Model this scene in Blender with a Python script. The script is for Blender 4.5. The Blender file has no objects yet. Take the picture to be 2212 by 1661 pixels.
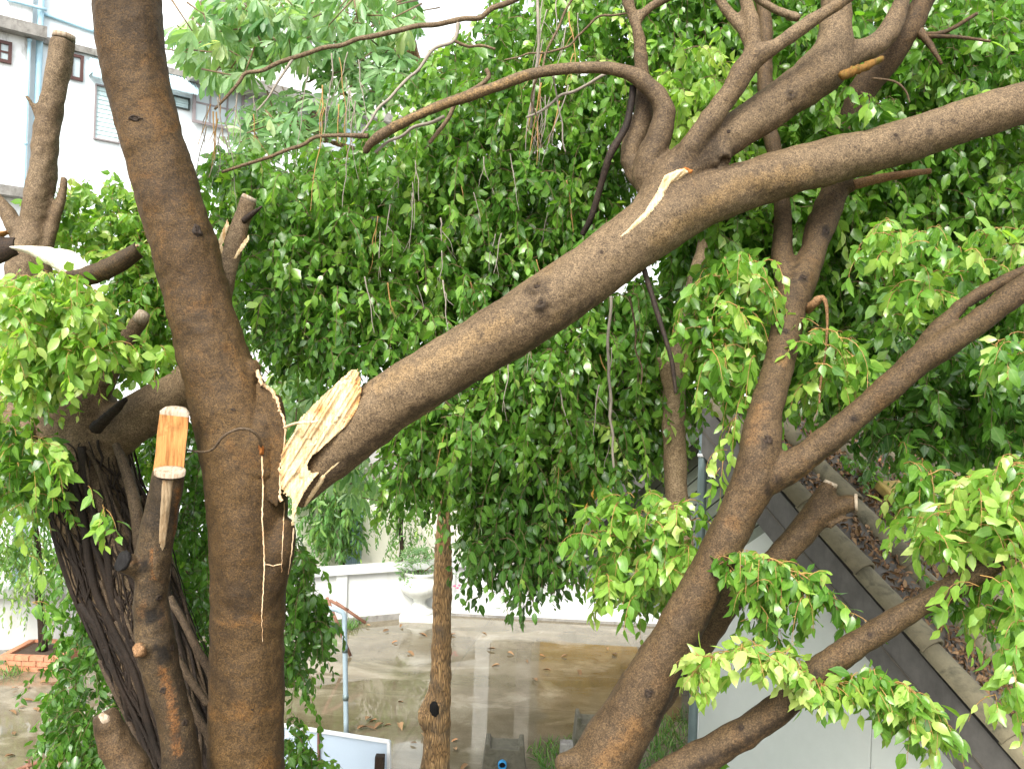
import bpy, bmesh, math, random
import numpy as np
from mathutils import Vector, Matrix, noise
from mathutils.bvhtree import BVHTree

rng = np.random.default_rng(7)
random.seed(7)
C = bpy.context.scene.collection
SC = bpy.context.scene
R = math.radians

# ------------------------------------------------------------------ camera, light, exposure
F = 1905.0                       # focal length in units of a 2212 px wide picture
CAM = Vector((0, 0, 5.0))
ROLL = R(2.2)
CX = Vector((math.cos(ROLL), 0, math.sin(ROLL)))
CY = Vector((-math.sin(ROLL), 0, math.cos(ROLL)))
cam_d = bpy.data.cameras.new('camera')
cam = bpy.data.objects.new('camera', cam_d)
C.objects.link(cam)
cam_d.sensor_width = 36.0
cam_d.lens = 36.0 * F / 2212.0
cam_d.clip_end = 600
cam_d.clip_start = 0.05
m = Matrix.Identity(4)
m.col[0][:3] = CX; m.col[1][:3] = CY; m.col[2][:3] = Vector((0, -1, 0)); m.col[3][:3] = CAM
cam.matrix_world = m
SC.camera = cam

w = bpy.data.worlds.new('World'); SC.world = w; w.use_nodes = True
nt = w.node_tree; nt.nodes.clear()
sky = nt.nodes.new('ShaderNodeTexSky'); sky.sky_type = 'NISHITA'; sky.sun_disc = False
SUN_EL, SUN_AZ = R(46), R(196)   # azimuth clockwise from +Y
sky.sun_elevation = SUN_EL; sky.sun_rotation = SUN_AZ
sky.air_density = 1.0; sky.dust_density = 3.0; sky.ozone_density = 1.0
hs = nt.nodes.new('ShaderNodeHueSaturation'); hs.inputs['Saturation'].default_value = 0.22   # overcast: nearly grey sky
bg = nt.nodes.new('ShaderNodeBackground'); bg.inputs['Strength'].default_value = 0.15
wo = nt.nodes.new('ShaderNodeOutputWorld')
nt.links.new(sky.outputs[0], hs.inputs['Color']); nt.links.new(hs.outputs[0], bg.inputs['Color']); nt.links.new(bg.outputs[0], wo.inputs['Surface'])
sd = bpy.data.lights.new('sun', 'SUN'); sd.energy = 1.5; sd.angle = R(25); sd.color = (1.0, 0.95, 0.86)
so = bpy.data.objects.new('sun', sd); C.objects.link(so)
sdir = Vector((math.sin(SUN_AZ) * math.cos(SUN_EL), math.cos(SUN_AZ) * math.cos(SUN_EL), math.sin(SUN_EL)))
so.rotation_euler = sdir.to_track_quat('Z', 'Y').to_euler(); so.location = (0, -6, 20)
SC.view_settings.view_transform = 'Standard'; SC.view_settings.look = 'None'
SC.view_settings.exposure = 1.8; SC.view_settings.gamma = 1.0
SC.cycles.max_bounces = 8; SC.cycles.diffuse_bounces = 4; SC.cycles.transmission_bounces = 4
SC.cycles.glossy_bounces = 3
SC.cycles.use_denoising = True

# ------------------------------------------------------------------ picture -> place helpers
def ray(x, y):
    return CX * ((x - 1106) / F) - CY * ((y - 830.5) / F) + Vector((0, 1, 0))
def P(x, y, D):
    return CAM + ray(x, y) * D
def G(x, y, z=0.0):
    r = ray(x, y)
    return CAM + r * ((z - CAM.z) / r.z)
def on_plane(x, y, p0, n):
    r = ray(x, y)
    return CAM + r * ((p0 - CAM).dot(n) / r.dot(n))

# ------------------------------------------------------------------ materials
def mat(name):
    mt = bpy.data.materials.new(name); mt.use_nodes = True
    nd = mt.node_tree; b = nd.nodes['Principled BSDF']
    return mt, nd, b
def N(nd, t, **kw):
    n = nd.nodes.new(t)
    for k, v in kw.items():
        setattr(n, k, v)
    return n
def noise_n(nd, co, scale, detail=4, rough=0.55, dist=0.0):
    n = N(nd, 'ShaderNodeTexNoise'); n.inputs['Scale'].default_value = scale
    n.inputs['Detail'].default_value = detail; n.inputs['Roughness'].default_value = rough
    n.inputs['Distortion'].default_value = dist
    if co is not None: nd.links.new(co, n.inputs['Vector'])
    return n.outputs['Fac']
def ramp(nd, fac, stops):
    r = N(nd, 'ShaderNodeValToRGB'); e = r.color_ramp.elements
    while len(e) < len(stops): e.new(0.5)
    for i, (p, c) in enumerate(stops):
        e[i].position = p
        e[i].color = (c, c, c, 1) if isinstance(c, (int, float)) else (*c, 1)
    nd.links.new(fac, r.inputs['Fac'])
    return r.outputs['Color']
def mix(nd, fac, a, b, mode='MIX'):
    n = N(nd, 'ShaderNodeMix', data_type='RGBA', blend_type=mode)
    for s, v in ((n.inputs[0], fac), (n.inputs[6], a), (n.inputs[7], b)):
        if isinstance(v, (int, float)): s.default_value = v
        elif isinstance(v, tuple): s.default_value = (*v, 1)
        else: nd.links.new(v, s)
    return n.outputs[2]
def coord(nd, scale=(1, 1, 1), rot=(0, 0, 0)):
    tc = N(nd, 'ShaderNodeTexCoord'); mp = N(nd, 'ShaderNodeMapping')
    mp.inputs['Scale'].default_value = scale; mp.inputs['Rotation'].default_value = rot
    nd.links.new(tc.outputs['Object'], mp.inputs['Vector'])
    return mp.outputs['Vector']
def bump(nd, b, h, strength, dist):
    n = N(nd, 'ShaderNodeBump'); n.inputs['Strength'].default_value = strength; n.inputs['Distance'].default_value = dist
    nd.links.new(h, n.inputs['Height']); nd.links.new(n.outputs['Normal'], b.inputs['Normal'])

def bark(name, dark, mid, light, orange, patch=0.5, speck=150, rough=0.55, wet=0.3):
    mt, nd, b = mat(name)
    co = coord(nd)
    big = noise_n(nd, co, 2.6, 5, 0.6, 0.4)
    big2 = noise_n(nd, co, 4.5, 6, 0.65, 0.8)
    sp = noise_n(nd, co, speck, 3, 0.75, 0.4)
    mid_n = noise_n(nd, co, speck * 0.3, 4, 0.6)
    base = mix(nd, ramp(nd, big, [(0.36, 0.0), (0.64, 1.0)]), mid, light)
    base = mix(nd, ramp(nd, big2, [(0.54, 0.0), (0.72, patch)]), base, orange)
    at = N(nd, 'ShaderNodeAttribute', attribute_name='tan'); base = mix(nd, at.outputs['Fac'], base, tuple(c * 1.5 for c in orange))
    base = mix(nd, ramp(nd, mid_n, [(0.36, 0.45), (0.56, 0.0)]), base, dark)
    base = mix(nd, ramp(nd, sp, [(0.36, 0.85), (0.54, 0.0)]), base, dark)
    base = mix(nd, ramp(nd, sp, [(0.56, 0.0), (0.70, 0.55)]), base, tuple(min(1, c * 1.75) for c in light))
    stain = noise_n(nd, co, 1.7, 6, 0.65, 1.2)
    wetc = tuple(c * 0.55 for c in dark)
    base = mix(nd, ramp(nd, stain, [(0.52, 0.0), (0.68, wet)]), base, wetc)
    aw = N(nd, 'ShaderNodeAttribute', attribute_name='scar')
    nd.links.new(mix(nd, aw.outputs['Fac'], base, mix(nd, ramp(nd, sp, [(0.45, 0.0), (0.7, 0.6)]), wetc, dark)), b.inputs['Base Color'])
    b.inputs['Roughness'].default_value = rough + 0.1
    b.inputs['Specular IOR Level'].default_value = 0.22
    lin = noise_n(nd, coord(nd, (1, 1, 2.0)), 26, 5, 0.65, 0.5)
    hm = mix(nd, 0.5, sp, lin)
    bump(nd, b, hm, 0.6, 0.012)
    return mt
M = {}
M['bark_limb'] = bark('limb bark', (0.025, 0.016, 0.009), (0.108, 0.072, 0.038), (0.175, 0.122, 0.068), (0.20, 0.125, 0.05), 0.5)
M['bark_trunk'] = bark('wet trunk bark', (0.016, 0.010, 0.005), (0.060, 0.034, 0.012), (0.098, 0.057, 0.021), (0.185, 0.086, 0.020), 0.75, wet=0.6)
M['bark_right'] = bark('leaning tree bark', (0.016, 0.010, 0.005), (0.066, 0.041, 0.019), (0.100, 0.064, 0.031), (0.125, 0.064, 0.021), 0.55, wet=0.55)
M['bark_grey'] = bark('grey brown bark', (0.035, 0.022, 0.012), (0.125, 0.083, 0.044), (0.19, 0.137, 0.08), (0.15, 0.085, 0.036), 0.3)
M['bark_dark'] = bark('dark strangled bark', (0.006, 0.004, 0.003), (0.020, 0.013, 0.008), (0.04, 0.025, 0.014), (0.05, 0.026, 0.011), 0.5, wet=0.6)
M['bark_pruned'] = bark('pruned trunk bark', (0.010, 0.007, 0.004), (0.032, 0.020, 0.009), (0.085, 0.055, 0.025), (0.12, 0.05, 0.013), 0.8, wet=0.6)
M['root'] = bark('aerial root bark', (0.010, 0.007, 0.004), (0.045, 0.029, 0.018), (0.11, 0.077, 0.046), (0.08, 0.04, 0.017), 0.4, speck=180)
M['root_fine'] = bark('fine aerial root bark', (0.004, 0.003, 0.002), (0.014, 0.009, 0.006), (0.032, 0.021, 0.014), (0.024, 0.013, 0.008), 0.4, speck=180)
M['dead'] = bark('blackened dead wood', (0.006, 0.004, 0.003), (0.02, 0.013, 0.009), (0.045, 0.03, 0.02), (0.05, 0.025, 0.01), 0.3)
M['peeled'] = bark('peeled brown branch', (0.06, 0.03, 0.013), (0.20, 0.105, 0.045), (0.27, 0.155, 0.075), (0.24, 0.10, 0.03), 0.6)

def ridged(name):
    mt, nd, b = mat(name)
    co = coord(nd, (1, 1, 0.16))
    v = N(nd, 'ShaderNodeTexVoronoi', feature='DISTANCE_TO_EDGE'); v.inputs['Scale'].default_value = 42
    nz = N(nd, 'ShaderNodeTexNoise'); nz.inputs['Scale'].default_value = 14; nd.links.new(co, nz.inputs['Vector'])
    ad = mix(nd, 0.12, co, nz.outputs['Color'])
    nd.links.new(ad, v.inputs['Vector'])
    col = ramp(nd, v.outputs['Distance'], [(0.0, (0.07, 0.04, 0.016)), (0.12, (0.29, 0.165, 0.062)), (0.4, (0.46, 0.285, 0.12))])
    col = mix(nd, ramp(nd, noise_n(nd, coord(nd), 5, 5), [(0.45, 0), (0.7, 0.7)]), col, (0.07, 0.055, 0.035))
    nd.links.new(col, b.inputs['Base Color']); b.inputs['Roughness'].default_value = 0.7
    bump(nd, b, v.outputs['Distance'], 0.8, 0.03)
    return mt
M['bark_ridged'] = ridged('ridged orange bark')

def wood(name, pale, deep, stain, rot, amt=0.6, sc=1.0):
    mt, nd, b = mat(name)
    co = coord(nd, (90 * sc, 90 * sc, 7 * sc), rot)
    f = noise_n(nd, co, 1.0, 5, 0.6)
    col = mix(nd, ramp(nd, f, [(0.36, 1.0), (0.55, 0.0)]), pale, deep)
    p = noise_n(nd, coord(nd), 13, 4, 0.6, 1.0)
    col = mix(nd, ramp(nd, p, [(0.56, 0), (0.70, amt)]), col, stain)
    at = N(nd, 'ShaderNodeAttribute', attribute_name='tan'); col = mix(nd, at.outputs['Fac'], col, stain)
    nd.links.new(col, b.inputs['Base Color']); b.inputs['Roughness'].default_value = 0.75; b.inputs['Specular IOR Level'].default_value = 0.2
    bump(nd, b, f, 0.8, 0.012)
    return mt
M['torn'] = wood('torn pale wood', (0.60, 0.47, 0.28), (0.47, 0.32, 0.15), (0.44, 0.20, 0.055), (0, R(-32), 0), 0.6)
M['torn_white'] = wood('white inner wood', (0.84, 0.80, 0.68), (0.7, 0.6, 0.42), (0.6, 0.42, 0.22), (0, R(70), 0), 0.3)
M['torn_edge'] = wood('pale torn bark edge', (0.70, 0.52, 0.33), (0.42, 0.24, 0.11), (0.40, 0.18, 0.06), (0, 0, 0), 0.4)
M['sawn'] = wood('sawn orange wood', (0.40, 0.195, 0.062), (0.25, 0.105, 0.03), (0.14, 0.06, 0.02), (0, 0, 0), 0.5)
M['sawn_grey'] = wood('weathered sawn end', (0.34, 0.28, 0.21), (0.22, 0.155, 0.095), (0.15, 0.085, 0.04), (R(90), 0, 0), 0.5)
M['scar'] = wood('dark bark scar', (0.05, 0.032, 0.02), (0.018, 0.011, 0.007), (0.02, 0.013, 0.008), (R(90), 0, 0), 0.5)
M['peel_grey'] = wood('weathered peeled wood', (0.27, 0.20, 0.12), (0.17, 0.11, 0.055), (0.16, 0.075, 0.025), (0, 0, 0), 0.6)
M['bark_pale'] = bark('pale smooth bark', (0.06, 0.038, 0.02), (0.20, 0.14, 0.078), (0.28, 0.205, 0.125), (0.20, 0.12, 0.05), 0.3)
M['gum'] = wood('orange sap', (0.34, 0.13, 0.03), (0.17, 0.055, 0.012), (0.1, 0.03, 0.01), (0, 0, 0), 0.5)
M['moss_wood'] = wood('mossy orange wood', (0.17, 0.085, 0.018), (0.09, 0.05, 0.011), (0.09, 0.10, 0.014), (0, R(60), 0), 0.8)
M['hollow'] = wood('black hollow', (0.010, 0.009, 0.008), (0.005, 0.004, 0.004), (0.004, 0.004, 0.004), (0, 0, 0), 0.5)

def leaf(name, stops, rough=0.27, trans=0.48, spec=0.6):
    mt, nd, b = mat(name)
    at = N(nd, 'ShaderNodeAttribute', attribute_name='tone')
    rb = N(nd, 'ShaderNodeAttribute', attribute_name='rib')
    col = ramp(nd, at.outputs['Fac'], stops)
    vein = ramp(nd, rb.outputs['Fac'], [(0.80, 0.0), (1.0, 0.28)])
    col = mix(nd, vein, col, mix(nd, 0.5, col, (0.5, 0.6, 0.25)))
    blotch = noise_n(nd, coord(nd), 45, 3, 0.6)
    col = mix(nd, ramp(nd, blotch, [(0.35, 0.35), (0.6, 0.0)]), col, mix(nd, 1.0, col, (0.55, 0.6, 0.5), 'MULTIPLY'))
    nd.links.new(col, b.inputs['Base Color'])
    b.inputs['Roughness'].default_value = rough; b.inputs['Specular IOR Level'].default_value = spec
    tr = N(nd, 'ShaderNodeBsdfTranslucent')
    tcol = mix(nd, 1.0, col, (1.25, 1.35, 0.55), 'MULTIPLY')
    nd.links.new(tcol, tr.inputs['Color'])
    ms = N(nd, 'ShaderNodeMixShader'); ms.inputs[0].default_value = trans
    out = nd.nodes['Material Output']
    nd.links.new(b.outputs[0], ms.inputs[1]); nd.links.new(tr.outputs[0], ms.inputs[2]); nd.links.new(ms.outputs[0], out.inputs['Surface'])
    return mt
M['leaf_fig'] = leaf('fig leaf', [(0.0, (0.030, 0.090, 0.015)), (0.35, (0.080, 0.200, 0.027)), (0.62, (0.165, 0.335, 0.045)), (0.82, (0.31, 0.47, 0.085)), (1.0, (0.46, 0.56, 0.17))])
M['leaf_star'] = leaf('whorled leaf', [(0.0, (0.03, 0.12, 0.03)), (0.45, (0.15, 0.31, 0.11)), (0.85, (0.34, 0.47, 0.26)), (1.0, (0.42, 0.50, 0.26))], 0.42)
M['leaf_long'] = leaf('narrow leaf', [(0.0, (0.03, 0.09, 0.02)), (0.5, (0.11, 0.26, 0.06)), (1.0, (0.3, 0.42, 0.1))], 0.45)
M['leaf_oleander'] = leaf('oleander leaf', [(0.0, (0.05, 0.12, 0.05)), (0.5, (0.15, 0.28, 0.13)), (1.0, (0.3, 0.4, 0.2))], 0.5)
M['leaf_dry'] = leaf('dry leaf', [(0.0, (0.045, 0.024, 0.012)), (0.5, (0.15, 0.078, 0.034)), (0.85, (0.28, 0.165, 0.08)), (1.0, (0.42, 0.17, 0.06))], 0.6, 0.05, 0.3)
M['grass'] = leaf('grass blade', [(0.0, (0.035, 0.10, 0.015)), (0.5, (0.085, 0.21, 0.035)), (1.0, (0.22, 0.32, 0.08))], 0.5)

def plain(name, col, rough=0.6, var=0.12, scale=6, metal=0.0, bmp=0.15, spec=0.4, grime=None, gamt=0.6, gscale=1.3, stretch=(1, 1, 0.25)):
    mt, nd, b = mat(name)
    f = noise_n(nd, coord(nd), scale, 6, 0.65)
    c = mix(nd, ramp(nd, f, [(0.3, 0.0), (0.7, 1.0)]), tuple(x * (1 - var) for x in col), tuple(min(1, x * (1 + var)) for x in col))
    if grime:
        g = noise_n(nd, coord(nd, stretch), gscale * 2, 7, 0.7, 0.6)
        c = mix(nd, ramp(nd, g, [(0.50, 0.0), (0.68, gamt)]), c, grime)
    nd.links.new(c, b.inputs['Base Color']); b.inputs['Roughness'].default_value = rough
    b.inputs['Metallic'].default_value = metal; b.inputs['Specular IOR Level'].default_value = spec
    bump(nd, b, noise_n(nd, coord(nd), scale * 8, 4), bmp, 0.01)
    return mt
M['white_wall'] = plain('white painted wall', (0.50, 0.51, 0.49), 0.8, 0.05, grime=(0.33, 0.32, 0.27), gamt=0.45)
M['blue_white'] = plain('pale blue white render', (0.74, 0.80, 0.82), 0.85, 0.04, grime=(0.5, 0.52, 0.5), gamt=0.3, gscale=0.5)
M['kerb'] = plain('mossy dark kerb concrete', (0.10, 0.092, 0.065), 0.85, 0.3, grime=(0.035, 0.035, 0.018), gamt=0.8, gscale=3, stretch=(1, 1, 1))
M['stained'] = plain('stained old render', (0.76, 0.78, 0.77), 0.9, 0.08, grime=(0.16, 0.145, 0.12), gamt=0.85, gscale=1.1)
M['concrete'] = plain('grey weathered concrete', (0.22, 0.21, 0.19), 0.85, 0.25, grime=(0.06, 0.055, 0.04), gamt=0.7, gscale=2, stretch=(1, 1, 1))
M['cream'] = plain('cream wall', (0.80, 0.77, 0.66), 0.8, 0.04)
M['house_white'] = plain('white panel wall', (0.46, 0.49, 0.45), 0.6, 0.03, grime=(0.5, 0.5, 0.46), gamt=0.25, gscale=0.6)
M['fascia'] = plain('weathered grey fascia board', (0.085, 0.08, 0.072), 0.7, 0.25, 5, grime=(0.035, 0.033, 0.03), gamt=0.6)
M['siding'] = plain('grey green siding', (0.16, 0.18, 0.14), 0.7, 0.12)
M['tile'] = plain('mossy cement tile', (0.135, 0.118, 0.072), 0.85, 0.25, 5, grime=(0.05, 0.048, 0.03), gamt=0.9, gscale=2.4, stretch=(1, 1, 1), bmp=0.4)
M['pan'] = plain('dark roof pan', (0.075, 0.065, 0.05), 0.6, 0.3, 8)
M['steel'] = plain('grey green steel', (0.12, 0.16, 0.16), 0.4, 0.1, 8, 0.4)
M['pole_blue'] = plain('pale blue pipe', (0.24, 0.31, 0.35), 0.45, 0.08, 8)
M['pipe_blue'] = plain('light blue drain pipe', (0.35, 0.55, 0.65), 0.5, 0.08, 8)
M['blue_plastic'] = plain('blue plastic pipe', (0.03, 0.24, 0.50), 0.35, 0.1)
M['rust'] = plain('rusty brown iron', (0.16, 0.075, 0.045), 0.7, 0.3, 12)
M['frame_brown'] = plain('brown window frame', (0.07, 0.028, 0.022), 0.5, 0.1)
M['glass'] = plain('grey window glass', (0.38, 0.45, 0.46), 0.12, 0.06, 3, bmp=0.02)
M['louvre'] = plain('teal louvre glass', (0.50, 0.63, 0.63), 0.2, 0.08, 3, bmp=0.02)
M['awning'] = plain('pale blue awning', (0.50, 0.68, 0.74), 0.5, 0.06)
M['dark'] = plain('dark opening', (0.03, 0.04, 0.035), 0.5, 0.2)
M['brick'] = plain('orange brick', (0.40, 0.17, 0.09), 0.85, 0.25, 14, grime=(0.2, 0.15, 0.11), gamt=0.5, gscale=3, stretch=(1, 1, 1))
M['brick_dark'] = plain('wet dark brick', (0.10, 0.055, 0.04), 0.7, 0.25, 14)
M['soil'] = plain('dark soil', (0.05, 0.032, 0.02), 0.9, 0.3, 20, bmp=0.6)
M['urn'] = plain('white cement urn', (0.55, 0.56, 0.52), 0.7, 0.06, grime=(0.35, 0.36, 0.3), gamt=0.5, gscale=3)
M['gold'] = plain('golden wall', (0.62, 0.36, 0.05), 0.4, 0.2, 5, 0.3)
M['sign'] = plain('white sign sheet', (0.44, 0.53, 0.62), 0.35, 0.03, 3, bmp=0.03)
M['alu'] = plain('aluminium frame', (0.75, 0.76, 0.76), 0.35, 0.04, 8, 0.2)
M['paver'] = plain('yellow mossy block', (0.26, 0.19, 0.05), 0.85, 0.3, 12, bmp=0.5)
M['pink'] = plain('pink petal', (0.7, 0.12, 0.2), 0.5, 0.1)
M['fruit'] = plain('green fig', (0.25, 0.33, 0.07), 0.4, 0.1)
M['sheet_blue'] = plain('blue corrugated sheet', (0.38, 0.52, 0.62), 0.5, 0.1)
M['paint_blue'] = plain('blue paint', (0.05, 0.3, 0.7), 0.5, 0.1)
def yard_mat():
    mt, nd, b = mat('wet concrete yard')
    f = noise_n(nd, coord(nd, (0.75, 1.6, 1)), 0.55, 6, 0.6, 0.7)
    c = ramp(nd, noise_n(nd, coord(nd), 1.0, 8, 0.72, 0.5), [(0.3, (0.15, 0.122, 0.08)), (0.5, (0.24, 0.205, 0.145)), (0.7, (0.33, 0.30, 0.23))])
    c = mix(nd, ramp(nd, noise_n(nd, coord(nd, (1, 3, 1)), 0.35, 6, 0.6), [(0.48, 0), (0.66, 0.6)]), c, (0.10, 0.088, 0.035))
    c = mix(nd, ramp(nd, noise_n(nd, coord(nd), 60, 4, 0.7), [(0.35, 0.5), (0.55, 0.0)]), c, (0.09, 0.08, 0.06))
    br = N(nd, 'ShaderNodeTexBrick', offset=0.0); br.inputs['Scale'].default_value = 1.0; br.inputs['Brick Width'].default_value = 3.2; br.inputs['Row Height'].default_value = 3.4
    br.inputs['Mortar Size'].default_value = 0.02; br.inputs['Color1'].default_value = br.inputs['Color2'].default_value = (0, 0, 0, 1); br.inputs['Mortar'].default_value = (1, 1, 1, 1)
    nd.links.new(coord(nd, rot=(0, 0, R(9))), br.inputs['Vector'])
    c = mix(nd, mix(nd, 1.0, br.outputs['Color'], (0.22, 0.22, 0.22), 'MULTIPLY'), c, (0.07, 0.065, 0.045))
    wet = ramp(nd, f, [(0.55, 1.0), (0.62, 0.0)])
    c = mix(nd, wet, c, mix(nd, 1.0, c, (0.62, 0.60, 0.55), 'MULTIPLY'))
    nd.links.new(c, b.inputs['Base Color'])
    rr = ramp(nd, f, [(0.54, 0.012), (0.62, 0.12), (0.76, 0.36)])
    nd.links.new(rr, b.inputs['Roughness']); b.inputs['IOR'].default_value = 1.5
    n = N(nd, 'ShaderNodeBump'); n.inputs['Distance'].default_value = 0.004
    nd.links.new(ramp(nd, f, [(0.52, 0.015), (0.64, 0.5)]), n.inputs['Strength']); nd.links.new(noise_n(nd, coord(nd), 22, 5), n.inputs['Height'])
    nd.links.new(n.outputs['Normal'], b.inputs['Normal'])
    return mt
M['yard'] = yard_mat()

# ------------------------------------------------------------------ object helpers
def tag(o, label=None, cat=None, group=None, kind=None):
    if label: o['label'] = label
    if cat: o['category'] = cat
    if group: o['group'] = group
    if kind: o['kind'] = kind
    return o
def thing(name, label, cat, loc=(0, 0, 0), group=None):
    o = bpy.data.objects.new(name, None); C.objects.link(o)
    o.location = loc; o.empty_display_size = 0.2
    return tag(o, label, cat, group)
def link(name, me, material, parent=None, smooth=False):
    o = bpy.data.objects.new(name, me); C.objects.link(o)
    if material is not None:
        me.materials.clear(); me.materials.append(material)
    if smooth:
        me.polygons.foreach_set('use_smooth', np.ones(len(me.polygons), dtype=bool))
    if parent is not None:
        o.parent = parent
        if parent.parent is None: o.matrix_parent_inverse = Matrix.Translation(-parent.location)   # parts keep place coordinates
    return o
class MB:
    def __init__(s): s.v = []; s.f = []
    def add(s, vs, fs):
        n = len(s.v); s.v += [tuple(p) for p in vs]; s.f += [tuple(i + n for i in f) for f in fs]
    def box(s, a, b, fr=None):
        x0, y0, z0 = a; x1, y1, z1 = b
        vs = [(x0, y0, z0), (x1, y0, z0), (x1, y1, z0), (x0, y1, z0), (x0, y0, z1), (x1, y0, z1), (x1, y1, z1), (x0, y1, z1)]
        if fr: vs = [fr(*p) for p in vs]
        s.add(vs, [(0, 3, 2, 1), (4, 5, 6, 7), (0, 1, 5, 4), (1, 2, 6, 5), (2, 3, 7, 6), (3, 0, 4, 7)])
    def prism(s, pts, off):
        n = len(pts); off = Vector(off)
        s.add([Vector(p) for p in pts] + [Vector(p) + off for p in pts],
              [tuple(range(n))[::-1], tuple(range(n, 2 * n))] + [(i, (i + 1) % n, n + (i + 1) % n, n + i) for i in range(n)])
    def lathe(s, c, prof, seg=24):
        c = Vector(c); vs = []
        for r, z in prof:
            for k in range(seg):
                a = 2 * math.pi * k / seg
                vs.append((c.x + r * math.cos(a), c.y + r * math.sin(a), c.z + z))
        fs = []
        for i in range(len(prof) - 1):
            for k in range(seg):
                k2 = (k + 1) % seg
                fs.append((i * seg + k, i * seg + k2, (i + 1) * seg + k2, (i + 1) * seg + k))
        fs.append(tuple(range(seg))[::-1]); fs.append(tuple((len(prof) - 1) * seg + k for k in range(seg)))
        s.add(vs, fs)
    def sphere(s, c, r, sq=(1, 1, 1), seg=12, rings=8):
        c = Vector(c); vs = [(c.x, c.y, c.z + r * sq[2])]
        for i in range(1, rings):
            t = math.pi * i / rings
            for k in range(seg):
                a = 2 * math.pi * k / seg
                vs.append((c.x + r * sq[0] * math.sin(t) * math.cos(a), c.y + r * sq[1] * math.sin(t) * math.sin(a), c.z + r * sq[2] * math.cos(t)))
        vs.append((c.x, c.y, c.z - r * sq[2])); fs = []
        for k in range(seg): fs.append((0, 1 + k, 1 + (k + 1) % seg))
        for i in range(rings - 2):
            for k in range(seg):
                k2 = (k + 1) % seg; a = 1 + i * seg; b = a + seg
                fs.append((a + k, b + k, b + k2, a + k2))
        a = 1 + (rings - 2) * seg; e = len(vs) - 1
        for k in range(seg): fs.append((a + k, e, a + (k + 1) % seg))
        s.add(vs, fs)
    def tube3(s, pts, rad, seg=10, lump=0.0, seed=0, cap=True):
        """swept tube through 3D points with radii"""
        n = len(pts); t0 = (pts[1] - pts[0]).normalized()
        ref = Vector((0, 0, 1)) if abs(t0.z) < 0.9 else Vector((0, 1, 0))
        u = t0.cross(ref).normalized(); vs = []; fs = []
        for i in range(n):
            t = (pts[min(i + 1, n - 1)] - pts[max(i - 1, 0)]).normalized()
            u = (u - t * u.dot(t)).normalized(); v = t.cross(u)
            for k in range(seg):
                a = 2 * math.pi * k / seg
                d = u * math.cos(a) + v * math.sin(a)
                rr = rad[i]
                if lump: rr *= 1 + lump * (noise.noise(pts[i] * (0.35 / max(rad[i], .004)) + d * 1.3 + Vector((seed * 7.1, 0, 0))))
                vs.append(pts[i] + d * rr)
        for i in range(n - 1):
            for k in range(seg):
                k2 = (k + 1) % seg
                fs.append((i * seg + k, i * seg + k2, (i + 1) * seg + k2, (i + 1) * seg + k))
        if cap:
            vs.append(pts[0]); vs.append(pts[-1]); a, b = len(vs) - 2, len(vs) - 1
            for k in range(seg):
                fs.append((a, (k + 1) % seg, k)); fs.append((b, (n - 1) * seg + k, (n - 1) * seg + (k + 1) % seg))
        s.add(vs, fs)
    def limb(s, ctl, seg=14, lump=0.12, seed=0, step=None):
        """ctl: (x, y, distance, half width) - all read off the picture, distance in metres"""
        pts = [P(x, y, D) for x, y, D, r in ctl]; rad = [r * D / F for x, y, D, r in ctl]
        q, rr = smooth_path(pts, rad, step)
        s.tube3(q, rr, seg, lump, seed)
        return q, rr
    def mesh(s, name):
        me = bpy.data.meshes.new(name); me.from_pydata(s.v, [], s.f); me.update(); return me
    def build(s, name, material, parent=None, smooth=False, bevel=0):
        me = s.mesh(name)
        if bevel:
            bm = bmesh.new(); bm.from_mesh(me)
            bmesh.ops.bevel(bm, geom=bm.edges[:], offset=bevel, segments=2, affect='EDGES', profile=0.5)
            bm.to_mesh(me); bm.free()
        return link(name, me, material, parent, smooth)
def smooth_path(pts, rad, step=None):
    n = len(pts)
    if n == 2 and step is None: step = (pts[1] - pts[0]).length / 4
    q = []; rr = []
    for i in range(n - 1):
        p0, p1, p2, p3 = pts[max(i - 1, 0)], pts[i], pts[i + 1], pts[min(i + 2, n - 1)]
        r0, r1, r2, r3 = rad[max(i - 1, 0)], rad[i], rad[i + 1], rad[min(i + 2, n - 1)]
        st = step or max(0.012, 0.45 * min(r1, r2))
        k = max(2, min(40, int((p2 - p1).length / st)))
        for j in range(k):
            t = j / k
            def cr(a, b, c, d): return 0.5 * ((2 * b) + (c - a) * t + (2 * a - 5 * b + 4 * c - d) * t * t + (3 * b - a - 3 * c + d) * t ** 3)
            q.append(cr(p0, p1, p2, p3)); rr.append(max(0.0008, cr(r0, r1, r2, r3)))
    q.append(pts[-1]); rr.append(rad[-1])
    return q, rr
def np_mesh(name, verts, groups, attrs=None):
    me = bpy.data.meshes.new(name)
    verts = np.asarray(verts, dtype=np.float32)
    groups = [np.asarray(g, dtype=np.int32) for g in groups if len(g)]
    loops = np.concatenate([g.ravel() for g in groups]); tot = np.concatenate([np.full(len(g), g.shape[1], dtype=np.int32) for g in groups])
    start = np.concatenate([[0], np.cumsum(tot)[:-1]]).astype(np.int32)
    me.vertices.add(len(verts)); me.vertices.foreach_set('co', verts.ravel())
    me.loops.add(len(loops)); me.loops.foreach_set('vertex_index', loops)
    me.polygons.add(len(tot)); me.polygons.foreach_set('loop_start', start); me.polygons.foreach_set('loop_total', tot)
    me.polygons.foreach_set('use_smooth', np.ones(len(tot), dtype=bool))
    me.update(calc_edges=True)
    for k, a in (attrs or {}).items():
        at = me.attributes.new(k, 'FLOAT', 'POINT'); at.data.foreach_set('value', np.asarray(a, dtype=np.float32))
    return me
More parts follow.
